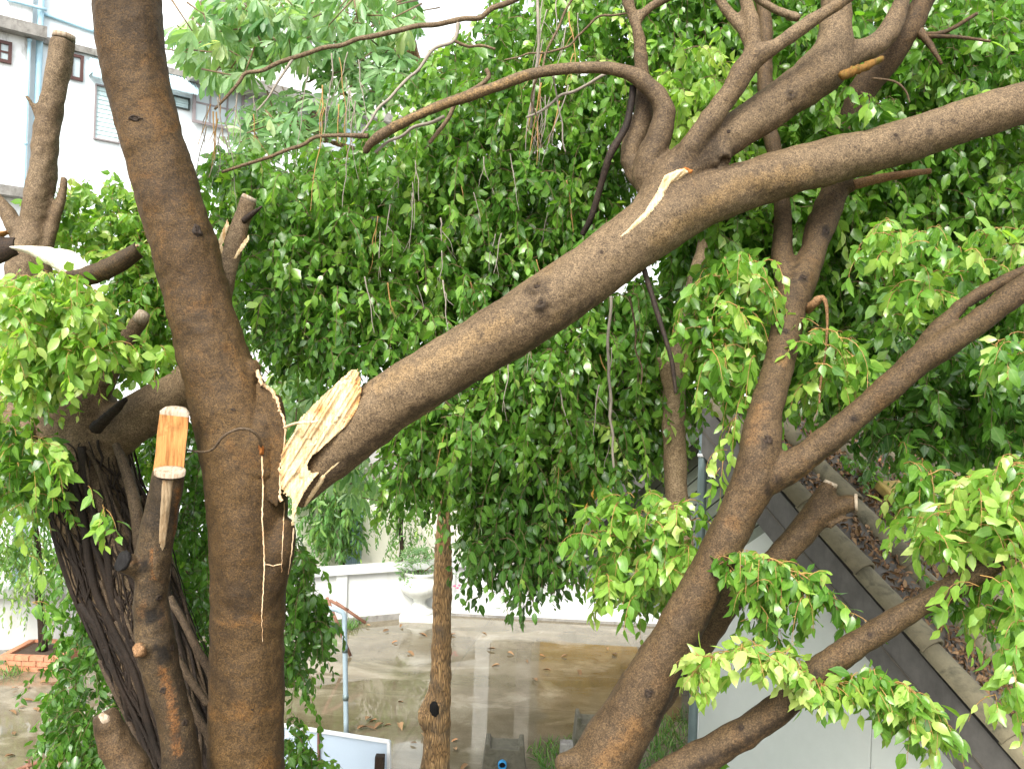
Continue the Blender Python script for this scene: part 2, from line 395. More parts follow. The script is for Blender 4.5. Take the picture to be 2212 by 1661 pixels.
def organic(mb, name, material, parent, voxel=0.009, smooth=6, rough=0.006):
    """join the swept limbs of a tree into one skin: voxel remesh, soften the crotches, add small lumps"""
    me = mb.mesh(name + '_raw'); o = bpy.data.objects.new('tmp', me); C.objects.link(o)
    r = o.modifiers.new('r', 'REMESH'); r.mode = 'VOXEL'; r.voxel_size = voxel; r.use_smooth_shade = True
    s = o.modifiers.new('s', 'SMOOTH'); s.factor = 0.5; s.iterations = smooth
    dg = bpy.context.evaluated_depsgraph_get()
    out = bpy.data.meshes.new_from_object(o.evaluated_get(dg)); out.name = name
    bpy.data.objects.remove(o); bpy.data.meshes.remove(me)
    n = len(out.vertices); co = np.empty(n * 3, np.float32); no = np.empty(n * 3, np.float32)
    out.vertices.foreach_get('co', co); out.vertices.foreach_get('normal', no)
    co = co.reshape(-1, 3); no = no.reshape(-1, 3)
    if rough:
        d = np.array([noise.noise(Vector(c) * 9.0) * 1.0 + noise.noise(Vector(c) * 24.0) * 0.5 for c in co.tolist()], np.float32)
        co += no * (d * rough)[:, None]
        out.vertices.foreach_set('co', co.ravel()); out.update()
    ob = link(name, out, material, parent, True)
    tri = [tuple(p.vertices) for p in out.polygons]
    bvh = BVHTree.FromPolygons([Vector(c) for c in co.tolist()], tri)
    return ob, bvh
def hit(bvh, x, y):
    loc, nor, i, d = bvh.ray_cast(CAM, ray(x, y).normalized())
    return loc, nor
def inside(poly, x, y):
    x = np.asarray(x); y = np.asarray(y); c = np.zeros(x.shape, bool); n = len(poly); j = n - 1
    for i in range(n):
        xi, yi = poly[i]; xj, yj = poly[j]
        with np.errstate(divide='ignore', invalid='ignore'):
            c ^= ((yi > y) != (yj > y)) & (x < (xj - xi) * (y - yi) / (yj - yi + 1e-12) + xi)
        j = i
    return c
def edge_dist(poly, x, y):
    best = 1e9
    for i in range(len(poly)):
        ax, ay = poly[i]; bx, by = poly[(i + 1) % len(poly)]
        dx, dy = bx - ax, by - ay; t = max(0, min(1, ((x - ax) * dx + (y - ay) * dy) / (dx * dx + dy * dy + 1e-9)))
        best = min(best, math.hypot(x - ax - dx * t, y - ay - dy * t))
    return best
def drape(bvh, poly, name, material, parent, lift=0.006, relief=0.004, fib=(0.5, -0.87), step=3.0, sub=None, seed=0, jag=4.0):
    """a wound or scar: a skin of its own that sits on the bark, edges sunk into it"""
    xs = [p[0] for p in poly]; ys = [p[1] for p in poly]; idx = {}; vs = []; fs = []
    nx = int((max(xs) - min(xs)) / step) + 3; ny = int((max(ys) - min(ys)) / step) + 3
    fx, fy = fib; L = math.hypot(fx, fy); fx /= L; fy /= L
    ins = {}
    for i in range(nx):
        for j in range(ny):
            x = min(xs) + (i - 1) * step; y = min(ys) + (j - 1) * step
            ac = x * -fy + y * fx; al = x * fx + y * fy
            jx = noise.noise(Vector((ac * 0.35, seed, 0))) * jag
            ok = bool(inside(poly, x - fx * jx, y - fy * jx))
            if not ok: continue
            loc, nor = hit(bvh, x, y)
            if loc is None: continue
            e = min(1.0, edge_dist(poly, x, y) / (2.2 * step))
            h = -0.003 + e * lift + e * relief * (noise.noise(Vector((ac * 0.22, al * 0.02, seed))) + 0.5 * noise.noise(Vector((ac * 0.6, al * 0.04, seed))))
            idx[i, j] = len(vs); vs.append(loc + nor * h)
    for (i, j) in list(idx):
        q = [(i, j), (i, j + 1), (i + 1, j + 1), (i + 1, j)]
        if all(k in idx for k in q):
            z = [(vs[idx[k]] - CAM).length for k in q]
            if max(z) - min(z) < 0.08: fs.append(tuple(idx[k] for k in q))
    mb = MB(); mb.add(vs, fs)
    if not fs: return None
    return mb.build(name, material, parent, True)
def ribbon(bvh, pts, name, material, parent, wob=1.5, lift=0.003, seed=0):
    """a crack that runs over the bark; pts (x, y, width)"""
    vs = []; fs = []
    dens = []
    for i in range(len(pts) - 1):
        k = max(2, int(math.hypot(pts[i + 1][0] - pts[i][0], pts[i + 1][1] - pts[i][1]) / 5))
        for j in range(k):
            t = j / k; dens.append(tuple(pts[i][c] * (1 - t) + pts[i + 1][c] * t for c in range(3)))
    dens.append(pts[-1])
    row = []
    for i, (x, y, wd) in enumerate(dens):
        a = dens[max(0, i - 1)]; b = dens[min(len(dens) - 1, i + 1)]
        dx, dy = b[0] - a[0], b[1] - a[1]; l = math.hypot(dx, dy) + 1e-6
        nx, ny = -dy / l, dx / l
        o = noise.noise(Vector((i * 0.5, seed, 3))) * wob + noise.noise(Vector((i * 1.7, seed, 9))) * wob * 0.6
        ww = wd * (0.6 + 0.8 * abs(noise.noise(Vector((i * 0.9, seed + 5, 1)))))
        pr = []
        for sgn in (-1, 0, 1):
            loc, nor = hit(bvh, x + nx * (o + sgn * ww / 2), y + ny * (o + sgn * ww / 2))
            if loc is None: pr = None; break
            pr.append(loc + nor * (lift if sgn == 0 else lift * 0.3))
        row.append(pr)
    last = None
    for pr in row:
        if pr is None: last = None; continue
        n = len(vs); vs += pr
        if last is not None: fs += [(last, n, n + 1, last + 1), (last + 1, n + 1, n + 2, last + 2)]
        last = n
    mb = MB(); mb.add(vs, fs)
    return mb.build(name, material, parent, True) if fs else None
def stain(ob, bvh, spots, attr='scar', raise_=0.0):
    """marks put into the bark colour: (x, y, radius, strength); radius in picture units at the bark's distance"""
    me = ob.data; n = len(me.vertices); co = np.empty(n * 3, np.float32); me.vertices.foreach_get('co', co); co = co.reshape(-1, 3)
    at = me.attributes.get(attr) or me.attributes.new(attr, 'FLOAT', 'POINT')
    val = np.empty(n, np.float32); at.data.foreach_get('value', val); moved = False
    for (x, y, r, a) in spots:
        loc, nor = hit(bvh, x, y)
        if loc is None: continue
        rm = r * (loc.y - CAM.y) / F
        d = np.linalg.norm(co - np.array(loc, np.float32), axis=1); idx = np.nonzero(d < rm * 1.8)[0]
        if not len(idx): continue
        wv = np.array([noise.noise(Vector(co[k].tolist()) * (1.6 / rm)) + 0.5 * noise.noise(Vector(co[k].tolist()) * (4.5 / rm)) for k in idx], np.float32)
        t = np.clip((1.25 - d[idx] / rm + 0.7 * wv), 0, 1); val[idx] = np.maximum(val[idx], a * t * t * (3 - 2 * t))
        if raise_:
            q_ = d[idx] / rm; h = np.exp(-((q_ - 0.55) / 0.35) ** 2) - 0.7 * np.exp(-(q_ / 0.25) ** 2)
            co[idx] += np.array(nor, np.float32) * (rm * raise_ * (h * (0.7 + 0.6 * wv)))[:, None]; moved = True
    at.data.foreach_set('value', val)
    if moved: me.vertices.foreach_set('co', co.ravel()); me.update()
def band(pts, r, a, step=14):
    out = []
    for (x0, y0), (x1, y1) in zip(pts[:-1], pts[1:]):
        k = max(1, int(math.hypot(x1 - x0, y1 - y0) / step))
        out += [(x0 + (x1 - x0) * i / k, y0 + (y1 - y0) * i / k, r, a) for i in range(k)]
    return out
def knot(bvh, x, y, r, parent, material=None, tall=1.0, name='knot', high=0.3):
    """a healed branch scar: an uneven boss with a sunken broken middle"""
    loc, nor = hit(bvh, x, y)
    if loc is None: return None
    D = (loc - CAM).dot(Vector((0, 1, 0))); rm = r * D / F * 0.85
    up = (Vector((0, 0, 1)) - nor * nor.z).normalized(); sd_ = nor.cross(up)
    prof = [(1.25, -0.22), (1.0, high * 0.25), (0.80, high * 0.8), (0.62, high * 0.75), (0.46, high * 0.15), (0.28, high * 0.1), (0.1, high * 0.3)]
    vs = []; fs = []; seg = 20; off = sd_ * (rm * .15 * noise.noise(Vector((x, y, 1)))) + up * (rm * .25 * noise.noise(Vector((x, y, 2))))
    for i, (a, h) in enumerate(prof):
        for k in range(seg):
            t = 2 * math.pi * k / seg; c_, s_ = math.cos(t), math.sin(t)
            wv = 1 + 0.55 * noise.noise(Vector((c_ * 1.3 + x, s_ * 1.3 + y, i * 0.25))) + 0.25 * noise.noise(Vector((c_ * 4 + x, s_ * 4 + y, i * 0.7)))
            hv = h * (1 + 1.1 * noise.noise(Vector((c_ * 1.7 + y, s_ * 1.7 + x, i * 0.5 + 7))))
            vs.append(loc + off * (1 - a) + (sd_ * c_ + up * s_ * tall) * (a * rm * wv) + nor * (hv * rm if i else -0.25 * rm))
    for i in range(len(prof) - 1):
        for k in range(seg):
            fs.append((i * seg + k, i * seg + (k + 1) % seg, (i + 1) * seg + (k + 1) % seg, (i + 1) * seg + k))
    fs.append(tuple((len(prof) - 1) * seg + k for k in range(seg)))
    mb = MB(); mb.add(vs, fs)
    return mb.build(name, material or M['bark_dark'], parent, True)

# ------------------------------------------------------------------ leaves
def unit(a): return a / (np.linalg.norm(a, axis=-1, keepdims=True) + 1e-9)
def templ(prof):
    """outline of a blade: midrib points, then the two margins; every leaf is cut from this"""
    mids = [(0.0, 0.0, 1)] + [(a, 0.0, 1) for a, w_ in prof] + [(1.0, 0.0, 1)]; k = len(prof)
    T = mids + [(a, w_, 0) for a, w_ in prof] + [(a, -w_, 0) for a, w_ in prof]
    l0 = k + 2; r0 = l0 + k
    tri = [(0, 1, l0), (0, r0, 1), (k, k + 1, l0 + k - 1), (k, r0 + k - 1, k + 1)]
    qua = [(i, i + 1, l0 + i, l0 + i - 1) for i in range(1, k)] + [(r0 + i - 1, r0 + i, i + 1, i) for i in range(1, k)]
    return np.array(T, float), np.array(tri), np.array(qua)
TEMPL = {'fig': templ([(0.09, 0.52), (0.26, 0.92), (0.46, 1.0), (0.66, 0.78), (0.84, 0.33)]),
         'simple': templ([(0.2, 0.75), (0.5, 1.0), (0.78, 0.5)]),
         'star': templ([(0.12, 0.22), (0.36, 0.66), (0.62, 1.0), (0.82, 0.88), (0.95, 0.45)])}
def leaf_mesh(name, base, axis, nrm, length, width, tone, kind='fig', curl=0.22, fold=0.18):
    T, TRI, QUA = TEMPL[kind]; n = len(base)
    nrm = unit(nrm - axis * (nrm * axis).sum(1, keepdims=True)); bi = np.cross(axis, nrm)
    s = T[:, 0][None, :, None]; wv = T[:, 1][None, :, None]
    cu = (curl * (0.3 + 1.4 * rng.random((n, 1, 1)))); fo = fold * (0.2 + 1.6 * rng.random((n, 1, 1)))
    hgt = -cu * s ** 2 + fo * np.abs(wv) * 0.5 * width
    wob = 1 + 0.16 * rng.standard_normal((n, len(T), 1)) * (np.abs(wv) > 0)
    L = length[:, None, None]
    v = base[:, None, :] + axis[:, None, :] * L * s * (1 - 0.12 * cu * s) + bi[:, None, :] * L * wv * width * 0.5 * wob + nrm[:, None, :] * L * hgt
    v = v.reshape(-1, 3); off = (np.arange(n) * len(T))[:, None, None]
    return np_mesh(name, v, [(TRI[None] + off).reshape(-1, 3), (QUA[None] + off).reshape(-1, 4)],
                   {'tone': np.repeat(np.clip(tone, 0, 1), len(T)), 'rib': np.tile(T[:, 2], n)})
class Foliage:
    """twigs that arch and hang, with alternate leaves; starts are points in the place"""
    def __init__(s): s.t = []
    def region(s, poly, D0, D1, n, length=(0.3, 0.6), droop=0.9, tone=0.4, tvar=0.12, leaf=0.07, head=None, spread=0.5, up=0.15, near=0.0, out=0.25, gap=0.030):
        poly = [tuple(p) for p in poly]; xs = [p[0] for p in poly]; ys = [p[1] for p in poly]
        x = rng.uniform(min(xs), max(xs), n * 6); y = rng.uniform(min(ys), max(ys), n * 6)
        k = inside(poly, x, y); x = x[k][:n]; y = y[k][:n]; n = len(x)
        D = D0 + (D1 - D0) * rng.random(n) ** (1.0 + near)
        r = np.outer((x - 1106) / F, np.array(CX)) - np.outer((y - 830.5) / F, np.array(CY)) + np.array([0, 1.0, 0])
        st = np.array(CAM) + r * D[:, None]
        d = rng.standard_normal((n, 3)) * spread
        d[:, 2] = np.abs(d[:, 2]) * 0.5 + up; d[:, 1] -= out
        if head: d += np.array(head)
        s.add(st, unit(d), rng.uniform(*length, n), np.full(n, droop) * rng.uniform(0.7, 1.25, n), tone + tvar * rng.standard_normal(n), leaf, gap)
        return s
    def blob(s, c, rad, n, length=(0.3, 0.6), droop=0.8, tone=0.4, tvar=0.12, leaf=0.09, gap=0.03):
        d = unit(rng.standard_normal((n, 3))); q = rng.random(n)[:, None] ** 0.4
        lump = 1 + 0.25 * np.sin(d[:, :1] * 5 + c[0]) * np.cos(d[:, 1:2] * 4 + d[:, 2:] * 5)
        st = np.array(c) + d * q * lump * np.array(rad)
        s.add(st, unit(d + rng.standard_normal((n, 3)) * 0.4), rng.uniform(*length, n), np.full(n, droop) * rng.uniform(0.6, 1.2, n), tone + tvar * rng.standard_normal(n), leaf, gap)
        return s
    def along(s, ctl, n, length=(0.2, 0.45), droop=0.7, tone=0.7, tvar=0.12, leaf=0.075, spread=0.8, gap=0.028, up=0.2):
        pts = [P(x, y, D) for x, y, D in ctl]; q, _ = smooth_path(pts, [0.01] * len(pts), 0.02); q = np.array([tuple(a) for a in q])
        i = rng.integers(0, len(q), n); st = q[i]
        tg = unit(q[np.minimum(i + 1, len(q) - 1)] - q[np.maximum(i - 1, 0)])
        d = tg * 0.6 + rng.standard_normal((n, 3)) * spread; d[:, 2] += up
        s.add(st, unit(d), rng.uniform(*length, n), np.full(n, droop) * rng.uniform(0.6, 1.2, n), tone + tvar * rng.standard_normal(n), leaf, gap)
        return s
    def add(s, st, d, L, dr, tone, leaf, gap): s.t.append((st, d, L, dr, tone, np.full(len(st), leaf), np.full(len(st), gap)))
    def build(s, parent, lmat, tmat, width=0.50, down=1.15, kind='fig', fruit=0, name='foliage', tip=0.12, face=0.35, stem=1.0):
        st, d, L, dr, tone, lf, gp = [np.concatenate([a[i] for a in s.t]) for i in range(7)]
        n = len(st); tone = tone + 0.11 * np.array([noise.noise(Vector(p_) * 1.7) + 0.6 * noise.noise(Vector(p_) * 4.5) for p_ in st.tolist()])
        def path(i, t):
            t = t[:, None]; a = dr[i][:, None]; l = L[i][:, None]
            p = st[i] + d[i] * l * (t - 0.42 * np.minimum(a, 1) * t * t); p[:, 2] -= (a[:, 0] * l[:, 0] * t[:, 0] ** 1.7) * 0.75
            tg = d[i] * (1 - 0.84 * np.minimum(a, 1) * t); tg[:, 2] -= (a * 1.27 * t ** 0.7)[:, 0]
            return p, unit(tg)
        cnt = np.maximum(3, (L / gp * 1.15).astype(int)); idx = np.repeat(np.arange(n), cnt)
        k = np.concatenate([np.arange(c) for c in cnt]); t = (k + 0.4 + 0.35 * rng.random(len(k))) / cnt[idx]; t = 0.06 + 0.94 * t
        p, tg = path(idx, t); m_ = len(p)
        side = unit(np.cross(tg, unit(np.array([0, 0, 1.0]) + 0.5 * rng.standard_normal((m_, 3)))))
        sg = np.where(k % 2 == 0, 1.0, -1.0)[:, None]
        ax = 0.40 * tg + side * sg * (0.40 + 0.6 * rng.random((m_, 1))) + 0.40 * rng.standard_normal((m_, 3)); ax[:, 2] -= down * (0.25 + 1.0 * rng.random(m_)); ax = unit(ax)
        nh = rng.standard_normal((m_, 3)); nh[:, 2] += 0.6; nh[:, 1] -= face
        ln = 0.88 * lf[idx] * np.clip(1 + 0.22 * rng.standard_normal(m_), 0.4, 1.4) * (1 - 0.3 * (t > 0.9))
        tn = tone[idx] + 0.075 * rng.standard_normal(m_) + tip * (t - 0.45) + 0.4 * (rng.random(m_) < 0.010)
        base = p + ax * (0.14 * ln)[:, None]
        o = link(name, leaf_mesh(name, base, ax, nh, ln, width, tn, kind), lmat, parent)
        # stalks + twig stems
        T5 = np.linspace(0, 1, 6); ii = np.repeat(np.arange(n), 6); pp, tt = path(ii, np.tile(T5, n))
        u = unit(np.cross(tt, np.array([0.3, 0.9, 0.2]))); v = np.cross(tt, u); rad = (0.0022 - 0.0015 * np.tile(T5, n))[:, None] * stem * (0.7 + 0.6 * L[ii][:, None])
        ring = np.stack([pp + rad * (u * math.cos(a) + v * math.sin(a)) for a in (0, 2.094, 4.188)], 1)
        vv = ring.reshape(-1, 3); b0 = (np.arange(n) * 18)[:, None, None, None]; r_ = (np.arange(5) * 3)[None, :, None, None]
        q = np.array([[0, 1, 4, 3], [1, 2, 5, 4], [2, 0, 3, 5]])[None, None]
        qs = (b0 + r_ + q).reshape(-1, 4)
        sidew = np.cross(ax, nh); sidew = unit(sidew) * 0.0009 * stem
        pv = np.stack([p - sidew, p + sidew, base + ax * (0.1 * ln)[:, None]], 1).reshape(-1, 3)
        tris = (np.arange(m_) * 3)[:, None] + np.arange(3)[None] + len(vv)
        link('twigs', np_mesh('twigs', np.concatenate([vv, pv]), [qs, tris]), tmat, parent)
        if fruit:
            mb = MB()
            for j in rng.integers(0, m_, fruit):
                mb.sphere(p[j] + np.array([0, -0.006, -0.006]), 0.0055, seg=6, rings=4)
            tag(mb.build('figs', M['fruit'], parent, True), kind='stuff')
        return m_
def whorls(parent, pts, lmat, length, tone, width=0.30, count=7, name='foliage', el=(-0.5, 0.25), face=0.0):
    """leaves that radiate like a star from each twig end"""
    n = len(pts); ax0 = rng.standard_normal((n, 3)) * 0.45; ax0[:, 2] += 1.0; ax0[:, 1] -= face; ax0 = unit(ax0)
    i = np.repeat(np.arange(n), count); k = np.tile(np.arange(count), n)
    u = unit(np.cross(ax0, np.array([0.2, 1.0, 0.1]))); v = np.cross(ax0, u)
    a = 2 * math.pi * k / count + rng.random(n)[i] * 6 + 0.15 * rng.standard_normal(len(k))
    dr = u[i] * np.cos(a)[:, None] + v[i] * np.sin(a)[:, None] + ax0[i] * rng.uniform(*el, len(k))[:, None]
    dr[:, 2] -= 0.25; ax = unit(dr)
    ln = length * np.clip(1 + 0.18 * rng.standard_normal(len(k)), 0.5, 1.4)
    tn = tone + 0.16 * rng.standard_normal(n)[i] + 0.07 * rng.standard_normal(len(k))
    nm = ax0[i] + 0.2 * rng.standard_normal((len(k), 3))
    link(name, leaf_mesh(name, pts[i] + ax * 0.02, ax, nm, ln, width, tn, 'star', 0.30, 0.15), lmat, parent)
def in_poly(poly, n, D0, D1):
    xs = [p[0] for p in poly]; ys = [p[1] for p in poly]
    x = rng.uniform(min(xs), max(xs), n * 6); y = rng.uniform(min(ys), max(ys), n * 6)
    k = inside(poly, x, y); x = x[k][:n]; y = y[k][:n]; D = rng.uniform(D0, D1, len(x))
    r = np.outer((x - 1106) / F, np.array(CX)) - np.outer((y - 830.5) / F, np.array(CY)) + np.array([0, 1.0, 0])
    return np.array(CAM) + r * D[:, None]
#@@SETTING
M['twig'] = plain('thin green brown twig', (0.13, 0.085, 0.04), 0.6, 0.25, 20)
M['frame_grey'] = plain('dull brown grey frame', (0.22, 0.19, 0.19), 0.5, 0.1)
M['twig_orange'] = plain('orange brown twig', (0.30, 0.17, 0.05), 0.5, 0.25, 20)
M['twig_grey'] = plain('thin grey twig', (0.22, 0.19, 0.15), 0.7, 0.2, 20)

# ------------------------------------------------------------------ yard
mb = MB(); mb.add([(-60, -8, 0), (60, -8, 0), (60, 160, 0), (-60, 160, 0)], [(0, 1, 2, 3)])
tag(mb.build('yard', M['yard']), kind='structure')
def grass_patch(name, poly, n, h, seed):
    """blades standing on the ground; poly in picture units on the ground plane"""
    xs = [p[0] for p in poly]; ys = [p[1] for p in poly]
    x = rng.uniform(min(xs), max(xs), n * 4); y = rng.uniform(min(ys), max(ys), n * 4)
    k = inside(poly, x, y); x = x[k][:n]; y = y[k][:n]
    b = np.array([tuple(G(a, c)) for a, c in zip(x, y)])
    ax = rng.standard_normal((len(b), 3)) * 0.45; ax[:, 2] = 1; ax = unit(ax)
    nm = rng.standard_normal((len(b), 3)); nm[:, 1] -= 0.5
    o = link(name, leaf_mesh(name, b, ax, nm, h * rng.uniform(0.5, 1.3, len(b)), 0.10, 0.45 + 0.25 * rng.standard_normal(len(b)), 'fig', 0.6, 0.1), M['grass'])
    tag(o, kind='stuff'); return o
grass_patch('grass', [(1130, 1620), (1290, 1580), (1400, 1570), (1475, 1535), (1560, 1500), (1700, 1600), (1650, 2000), (1150, 2000), (1180, 1670)], 8000, 0.15, 1)
grass_patch('weeds', [(655, 1345), (700, 1318), (760, 1325), (800, 1340), (760, 1362), (690, 1385)], 900, 0.16, 2)
grass_patch('weeds', [(0, 1425), (60, 1405), (190, 1395), (190, 1425), (100, 1445), (0, 1470)], 500, 0.15, 3)

# ------------------------------------------------------------------ apartment building
q = Vector((math.sin(R(51.6)), math.cos(R(51.6)), 0)); nq = Vector((q.y, -q.x, 0))   # along the facade, out of it
A0 = P(0, 787, 20.0)
def fac(x, y):
    p = on_plane(x, y, A0, nq); return (p - A0).dot(q), p.z
def fr(u, o, z): return A0 * 1.0 + q * u + nq * o + Vector((0, 0, z - A0.z))
apt = thing('apartment_building', 'white stained apartment block with ledges and awnings behind the trees', 'building', (A0.x, A0.y, 0))
def fbox(x0, y0, x1, y1, o0, o1, name, material, parent, b=None):
    u0, z1 = fac(x0, y0); u1, z0 = fac(x1, y1)
    b = b or MB(); b.box((min(u0, u1), o0, min(z0, z1)), (max(u0, u1), o1, max(z0, z1)), fr)
    return b.build(name, material, parent) if name else b
b = MB(); b.box((-9, -6, 0), (30, 0, 17), fr); b.build('wall', M['blue_white'], apt)
u65, _ = fac(64, 100); zl = fac(40, 72)[1]
b = MB(); b.box((-9, 0.002, 0), (u65, 0.22, 17), fr); b.build('stained_bay', M['stained'], apt)
b = MB(); b.box((-9, 0.225, zl - 0.14), (u65 + 0.25, 0.55, zl + 0.12), fr); b.box((u65 + 0.26, 0.004, zl - 0.12), (12, 0.12, zl + 0.03), fr); b.build('ledge', M['concrete'], apt)
ub, zb = fac(400, 170)
b = MB(); b.box((ub, 0.125, zb - 0.12), (28, 0.9, zb + 0.12), fr); b.build('balcony_ledge', M['concrete'], apt)
b = MB(); b.box((ub + 0.2, 0.5, zb + 0.125), (28, 0.85, zb + 1.1), fr); b.build('parapet', M['stained'], apt)
b = MB(); b.box((ub + 0.3, 0.004, zb + 1.7), (ub + 3.4, 0.03, zb + 3.0), fr); b.build('recess_shade_panel', M['concrete'], apt)  # flat grey panel on the wall; its colour stands for the balcony recess's shade
for (xa, xb) in ((560, 640), (840, 880)):
    ua = fac(xa, 100)[0]; uc = fac(xb, 100)[0]
    b = MB(); b.box((ua, 0.13, zb - 8), (uc, 0.45, zb + 9), fr); b.build('pilaster', M['stained'], apt)
zlow = fac(40, 425)[1]
b = MB(); b.box((-9, 0.225, zlow - 0.1), (u65 + 0.1, 0.6, zlow + 0.12), fr); b.build('lower_ledge', M['concrete'], apt)
def window(x0, y0, x1, y1, frame_m, pane_m, bars=(1, 1), off=0.0, fw=0.07, slats=0):
    u0, z1 = fac(x0, y0); u1, z0 = fac(x1, y1)
    b = MB(); o0 = off + 0.004
    for (a, c, d, e) in ((u0, z0, u1, z0 + fw), (u0, z1 - fw, u1, z1), (u0, z0 + fw, u0 + fw, z1 - fw), (u1 - fw, z0 + fw, u1, z1 - fw)):
        b.box((a, o0, c), (d, o0 + 0.07, e), fr)
    for i in range(1, bars[0]): t = u0 + (u1 - u0) * i / bars[0]; b.box((t - fw * .3, o0, z0 + fw), (t + fw * .3, o0 + 0.05, z1 - fw), fr)
    for i in range(1, bars[1]): t = z0 + (z1 - z0) * i / bars[1]; b.box((u0 + fw, o0, t - fw * .3), (u1 - fw, o0 + 0.046, t + fw * .3), fr)
    f = b.build('window', frame_m, apt)
    b = MB()
    if slats:
        for i in range(slats):
            za = z0 + fw + (z1 - z0 - 2 * fw) * i / slats; zc = z0 + fw + (z1 - z0 - 2 * fw) * (i + 0.96) / slats
            P4 = [fr(u0 + fw, o0 + 0.02, za), fr(u1 - fw, o0 + 0.02, za), fr(u1 - fw, o0 + 0.004, zc), fr(u0 + fw, o0 + 0.004, zc)]
            b.prism(P4, nq * 0.006)
    else:
        b.box((u0 + fw, o0, z0 + fw), (u1 - fw, o0 + 0.03, z1 - fw), fr)
    b.build('pane', pane_m, f)
window(-30, 88, 20, 146, M['frame_brown'], M['glass'], (2, 2), 0.22)
window(150, 116, 178, 178, M['frame_brown'], M['glass'])
window(205, 182, 258, 312, M['frame_grey'], M['louvre'], (1, 1), 0, 0.035, 12)
window(372, 206, 408, 240, M['dark'], M['louvre'], (1, 1), 0, 0.03, 4)
window(414, 178, 520, 290, M['frame_grey'], M['glass'], (3, 2), 0.12)
window(668, 240, 716, 292, M['rust'], M['glass'], (2, 1), 0.12)
window(560, 215, 640, 300, M['frame_grey'], M['glass'], (2, 1), 0.12)
window(672, 725, 716, 812, M['dark'], M['white_wall'], (5, 8), 0.0, 0.09)
def awning(x0, y0, x1, y1):
    u0, z1 = fac(x0, y0); u1, z0 = fac(x1, y1); b = MB()
    n = 26
    for i in range(n):
        a = u0 + (u1 - u0) * i / n; c = u0 + (u1 - u0) * (i + 1) / n; h = 0.02 if i % 2 else 0
        b.prism([fr(a, 0.05, z1 + h), fr(c, 0.05, z1 + h), fr(c, 0.42, z0 + 0.1 + h), fr(a, 0.42, z0 + 0.1 + h)], nq * 0.01 - Vector((0, 0, 0.015)))
        b.prism([fr(a, 0.432, z0 + 0.1 + h), fr(c, 0.432, z0 + 0.1 + h), fr(c, 0.432, z0), fr((a + c) / 2, 0.432, z0 - 0.05), fr(a, 0.432, z0)], nq * 0.01)
    for u in (u0, u1):
        b.prism([fr(u, 0.01, z1), fr(u, 0.41, z0 + 0.08), fr(u, 0.01, z0 + 0.08)], q * 0.012)
    b.build('awning', M['awning'], apt)
awning(192, 126, 252, 186); awning(330, 152, 416, 212)
def vpipe(x, r, z0, z1, off, material):
    u = fac(x, 200)[0]; b = MB(); b.tube3([fr(u, off, z0 + (z1 - z0) * i / 8) for i in range(9)], [r] * 9, 10)
    for i in range(0, 9, 2): b.tube3([fr(u, off, z0 + (z1 - z0) * i / 8 - .03), fr(u, off, z0 + (z1 - z0) * i / 8 + .03)], [r * 1.35] * 2, 10)
    b.build('drain_pipe', material, apt, True)
vpipe(79, 0.07, 0, 17, 0.14, M['pipe_blue']); vpipe(54, 0.035, 3, zl - 0.2, 0.30, M['pipe_blue']); vpipe(745, 0.07, 0, 17, 0.3, M['pipe_blue'])
ua, za = fac(88, 30); b = MB(); b.tube3([fr(ua + i * 0.2, 0.05, za - 0.02 * i) for i in range(7)], [0.04] * 7, 8); b.build('drain_pipe', M['pipe_blue'], apt, True)
ua, za = fac(10, 8); b = MB(); b.tube3([fr(ua + i * 0.2, 0.28, za) for i in range(5)], [0.04] * 5, 8); b.build('drain_pipe', M['pipe_blue'], apt, True)

# ------------------------------------------------------------------ boundary wall
w0 = G(-20, 1420); w1 = G(1010, 1322); wd = (w1 - w0); wl = wd.length; wd.normalize(); wn = Vector((wd.y, -wd.x, 0))
def wf(u, o, z): return w0 + wd * u + wn * o + Vector((0, 0, z))
bw = thing('boundary_wall', 'long low white boundary wall with a flat cap at the back of the yard', 'wall', tuple(w0))
b = MB(); b.box((-7, -0.12, 0), (wl + 0.5, 0, 1.02), wf); b.build('panel', M['white_wall'], bw)
b = MB(); b.box((-7, -0.2, 1.022), (wl + 0.5, 0.1, 1.16), wf); b.build('cap', M['white_wall'], bw)
b = MB(); b.box((-7, 0.002, 0), (wl + 0.5, 0.035, 0.12), wf); b.build('skirting', M['concrete'], bw)
u = -6.0
while u < wl:
    b = MB(); b.box((u, 0.002, 0.122), (u + 0.22, 0.06, 1.02), wf); b.build('pilaster', M['white_wall'], bw); u += 2.4
# cream outbuilding with a blue corrugated sheet, behind the wall
ob_ = thing('outbuilding', 'cream outbuilding with a blue corrugated sheet beside its wall', 'building', tuple(w1 + Vector((-3.5, 3, 0))))
of = lambda u, o, z: w0 + wd * u + wn * o + Vector((0, 0, z))
us = [(on_plane(x, 1150, w0 - wn * 1.5, wn) - w0).dot(wd) for x in (655, 752, 784, 1000)]
b = MB(); b.box((us[2], -4.5, 0), (us[3] + 3, -1.5, 3.0), of); b.box((us[0] - 0.3, -4.5, 0), (us[1], -1.6, 2.6), of); b.build('wall', M['cream'], ob_)
b = MB(); n = 14
for i in range(n):
    a = us[1] + (us[2] - us[1]) * i / n; c = us[1] + (us[2] - us[1]) * (i + 1) / n
    b.box((a, -1.62 + 0.03 * (i % 2), 0), (c, -1.58 + 0.03 * (i % 2), 2.4), of)
b.build('corrugated_sheet', M['sheet_blue'], ob_)
b = MB(); b.box((us[0] - 0.4, -4.8, 3.02), (us[3] + 3.3, -1.2, 3.15), of); b.build('roof', M['concrete'], ob_)

